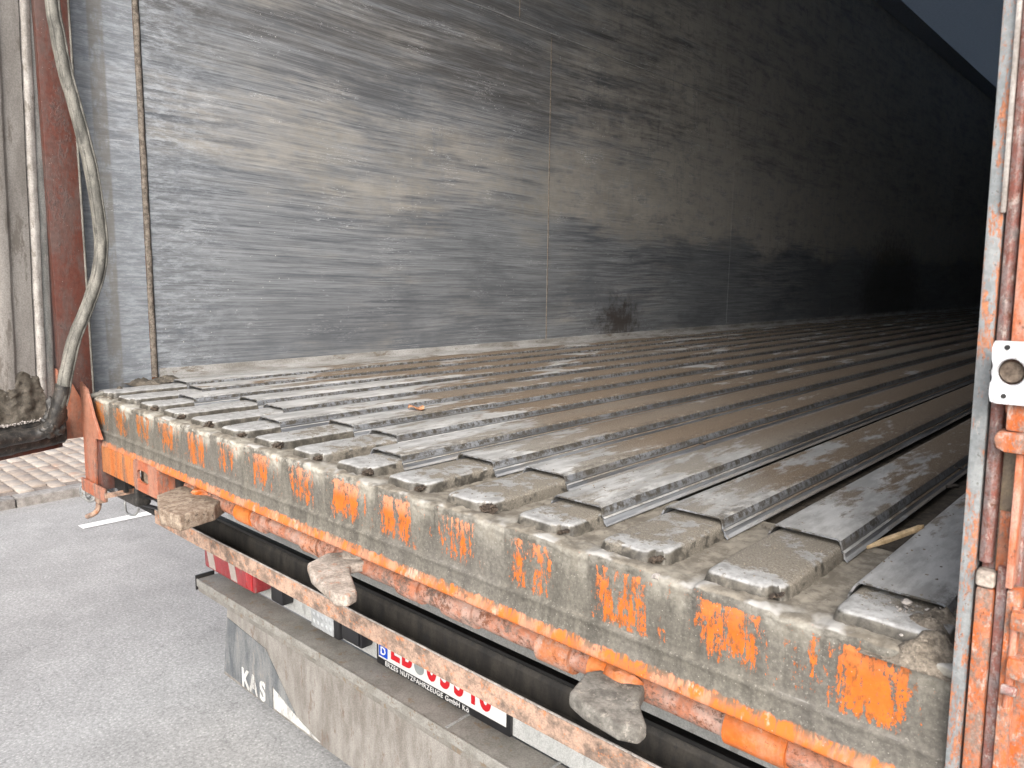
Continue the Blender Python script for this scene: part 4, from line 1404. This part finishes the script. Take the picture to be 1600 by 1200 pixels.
def door_prism(name, poly, z0, z1, mat, parent=dr, bev=0.002, rough=0, cuts=0):
    """poly in (h, n) coordinates"""
    bm = bmesh.new()
    v0, v1 = [], []
    K = 1 if not cuts else cuts
    rows = []
    for k in range(K + 1):
        z = z0 + (z1 - z0) * k / K
        rows.append([bm.verts.new(H0 + dh * p[0] + dn * p[1] + Vector((0, 0, z))) for p in poly])
    n = len(poly)
    for a, b in zip(rows, rows[1:]):
        for q in range(n):
            bm.faces.new((a[q], a[(q + 1) % n], b[(q + 1) % n], b[q]))
    bm.faces.new(rows[0][::-1])
    bm.faces.new(rows[-1])
    bmesh.ops.recalc_face_normals(bm, faces=bm.faces)
    if bev: bevel(bm, bev, 2)
    if rough:
        lumpy(bm, rough, 40)
    return from_bm(name, bm, mat, parent, True, 50)


ZT = ZC - .05
door_prism('door_skin', [(0, -.060), (0, -.050), (1.22, -.050), (1.22, -.060)], -.150, ZT, M['outer'])
door_prism('hinge_edge', [(-.006, -.049), (-.006, -.006), (.020, -.006), (.020, -.049)], -.120, ZT, M['doorgrey'], bev=.004)
door_prism('edge_bead', [(-.0095, -.030), (-.0095, -.010), (-.0065, -.008), (-.0062, -.030)], -.06, ZT, M['doorlight'], bev=.001, rough=.0015, cuts=60)
door_prism('frame_ridge', [(.021, -.049), (.023, .000), (.040, .001), (.045, -.006), (.050, -.049)], -.110, ZT, M['doorridge'], bev=.004, rough=.0012, cuts=60)
# corrugated inner sheet
cor = [(.0505, -.049), (.052, -.008), (.108, -.012), (.120, -.004), (.150, -.004), (.170, -.013), (.33, -.013), (.35, -.004), (.39, -.004), (.41, -.013), (.53, -.013), (.55, -.004), (.59, -.004), (.61, -.013), (.75, -.013), (.77, -.004), (.81, -.004), (.83, -.013), (1.15, -.013), (1.17, -.004), (1.215, -.004), (1.215, -.049)]
door_prism('inner_sheet', cor, -.125, ZT, M['door'], bev=.002, rough=.0012, cuts=70)
# bottom ledge and rubber lip
def door_pt(h, n, z): return H0 + dh * h + dn * n + Vector((0, 0, z))
bm = bmesh.new()
rows = []
for k in range(80):
    h = -.006 + 1.22 * k / 79
    row = []
    for (n_, z_) in ((-.048, -.072), (-.004, -.078), (.026, -.084), (.038, -.094), (.042, -.132), (.036, -.156), (.026, -.166), (-.048, -.160)):
        p = door_pt(h, n_, z_ - .006 * math.sin(h * 3))
        p += mn.noise_vector(p * 50) * .0035
        row.append(bm.verts.new(p))
    rows.append(row)
for a, b in zip(rows, rows[1:]):
    for q in range(len(a)):
        bm.faces.new((a[q], a[(q + 1) % len(a)], b[(q + 1) % len(a)], b[q]))
bm.faces.new(rows[0]); bm.faces.new(rows[-1][::-1])
from_bm('bottom_seal', bm, M['blackrubber'], dr, True, 70)
door_prism('bottom_rail', [(-.010, -.062), (-.010, .014), (1.222, .014), (1.222, -.062)], -.182, -.166, M['redbrown'], bev=.002)
# mud packed in the lower corner of the door, crumbs on the ledge
bm = bmesh.new()
nn_ = 60
vs = []
for j in range(nn_ + 1):
    row = []
    for i in range(nn_ + 1):
        h = .034 + .40 * i / nn_
        t = j / nn_
        top = .055 - .10 * (h - .05) + .05 * mn.noise(Vector((h * 16, 2, 0)))
        z = -.105 + (top + .105) * t
        out = .003 + .030 * (1 - t) ** 1.2 + .010 * mn.fractal(Vector((h * 26, z * 26, 3)), 1, 2, 4)
        if t > .97: out = -.012
        row.append(bm.verts.new(door_pt(h, -.010 + max(out, -.003), z)))
    vs.append(row)
for j in range(nn_):
    for i in range(nn_):
        bm.faces.new((vs[j][i], vs[j][i + 1], vs[j + 1][i + 1], vs[j + 1][i]))
o = from_bm('packed_mud', bm, M['wetmud'], dr, True, 80)
bm = bmesh.new()
for k in range(620):
    h = random.uniform(-.002, .6)
    s = random.uniform(.0015, .005)
    p = door_pt(h, random.uniform(.0, .036), -.080 - .006 * random.random() + s * .5)
    bmesh.ops.create_icosphere(bm, subdivisions=1, radius=s, matrix=Matrix.Translation(p) @ Matrix.Diagonal((1, .8, .6, 1)))
o = from_bm('ledge_crumbs', bm, M['doorlight'], dr)
o['kind'] = 'stuff'
# seal hose: bulges away from the door edge
hp = [(.2, -.05, 2.9), (.2, -.05, 2.0), (.2, -.05, 1.4), (.2, -.046, 1.11), (.2, -.038, 1.027), (.2, -.025, .927), (.2, 0, .809), (.2, .026, .669), (.2, .040, .522), (.2, .042, .438),
      (.2, .028, .352), (.2, -.007, .258), (.2, -.048, .164), (.2, -.074, .071), (.197, -.090, -.005), (.193, -.097, -.030)]
sh = tube('door_seal', smooth_path(hp, 8), .022, M['rubber'], dr, 16, .75, rough=.0016)
for off in (-.0125, .0145):
    tube('seal_ridge', smooth_path([(p[0] + .012, p[1] + off, p[2]) for p in hp], 8), .0042, M['rubber'], sh, 8)
tube('seal_sweep', smooth_path([(.199, -.084, .030), (.192, -.098, -.035), (.180, -.110, -.080), (.160, -.135, -.108), (.158, -.175, -.114), door_pt(.22, .045, -.116), door_pt(.36, .045, -.118), door_pt(.6, .044, -.12), door_pt(.9, .044, -.12)], 6), .0235, M['blackrubber'], sh, 14, .9, rough=.004)
lump('seal_foot', (.172, -.112, -.092), (.026, .030, .030), M['blackrubber'], sh, .5, 4, seed=2)
lump('seal_foot', (.168, -.100, -.055), (.022, .026, .050), M['blackrubber'], sh, .5, 4, seed=5)

for _o in dr.children:
    for _v in _o.data.vertices:
        if _o.name.startswith(('door_seal', 'seal_', 'bottom_')): break
        _v.co -= dh * (_v.co.z + .17) * .030

# ---- loose things on the floor --------------------------------------------------------------
o = prism('wood_splinter', [(0, 0), (.03, .006), (.085, .009), (.092, .006), (.085, .001), (.03, -.003)], 'z', 0, .006, M['wood'], None, .001, .0008, 1)
o.location = (2.335, .30, -.019); o.rotation_euler = (.1, -.32, .80)
tag(o, 'pale wood splinter stuck in the gap between the last two floor slats', 'splinter')


def leaf(loc, s, rz, mt, label):
    bm = bmesh.new()
    n_ = 8
    rows = []
    for k in range(n_ + 1):
        t = k / n_
        w_ = math.sin(math.pi * min(max(t, .02), .98)) ** .8 * .32 * s
        rows.append([bm.verts.new(((t - .5) * s, q * w_ * (1 + .3 * mn.noise(Vector((t * 9, q * 3, rz)))), .10 * s * (q * q) + .08 * s * math.sin(t * 7 + q * 2))) for q in (-1, -.5, 0, .5, 1)])
    for a, b in zip(rows, rows[1:]):
        for q in range(4):
            bm.faces.new((a[q], a[q + 1], b[q + 1], b[q]))
    o = from_bm('dry_leaf', bm, M[mt], None, True, 80)
    o.location = loc
    o.rotation_euler = (0, 0, rz)
    md = o.modifiers.new('thick', 'SOLIDIFY'); md.thickness = .0006
    tag(o, label, 'leaf')
    return o


leaf((1.155, .46, .0165), .05, .3, 'leaf', 'small reddish leaf scrap lying on a bare slat near the rear')
leaf((2.37, .62, .0155), .026, .9, 'darkleaf', 'dark shrivelled leaf on the sandy slat nearest the right post')
leaf((2.345, .78, .0150), .016, .2, 'darkleaf', 'tiny dark leaf crumb further in on the slat by the right post')
leaf((1.90, .62, .0150), .014, .4, 'darkleaf', 'dark leaf crumb on a sandy slat in the middle of the floor')
st = lump('pale_pebble', (2.448, .072, .010), .006, M['doorlight'], None, .5, 2, seed=3)
tag(st, 'pale pebble on the end of the last slat by the post', 'pebble')
st = lump('pale_pebble', (2.172, .004, -.020), .0065, M['doorlight'], None, .5, 2, seed=8)
tag(st, 'pale chip stuck to the sill edge below the thirteenth profile end', 'pebble')
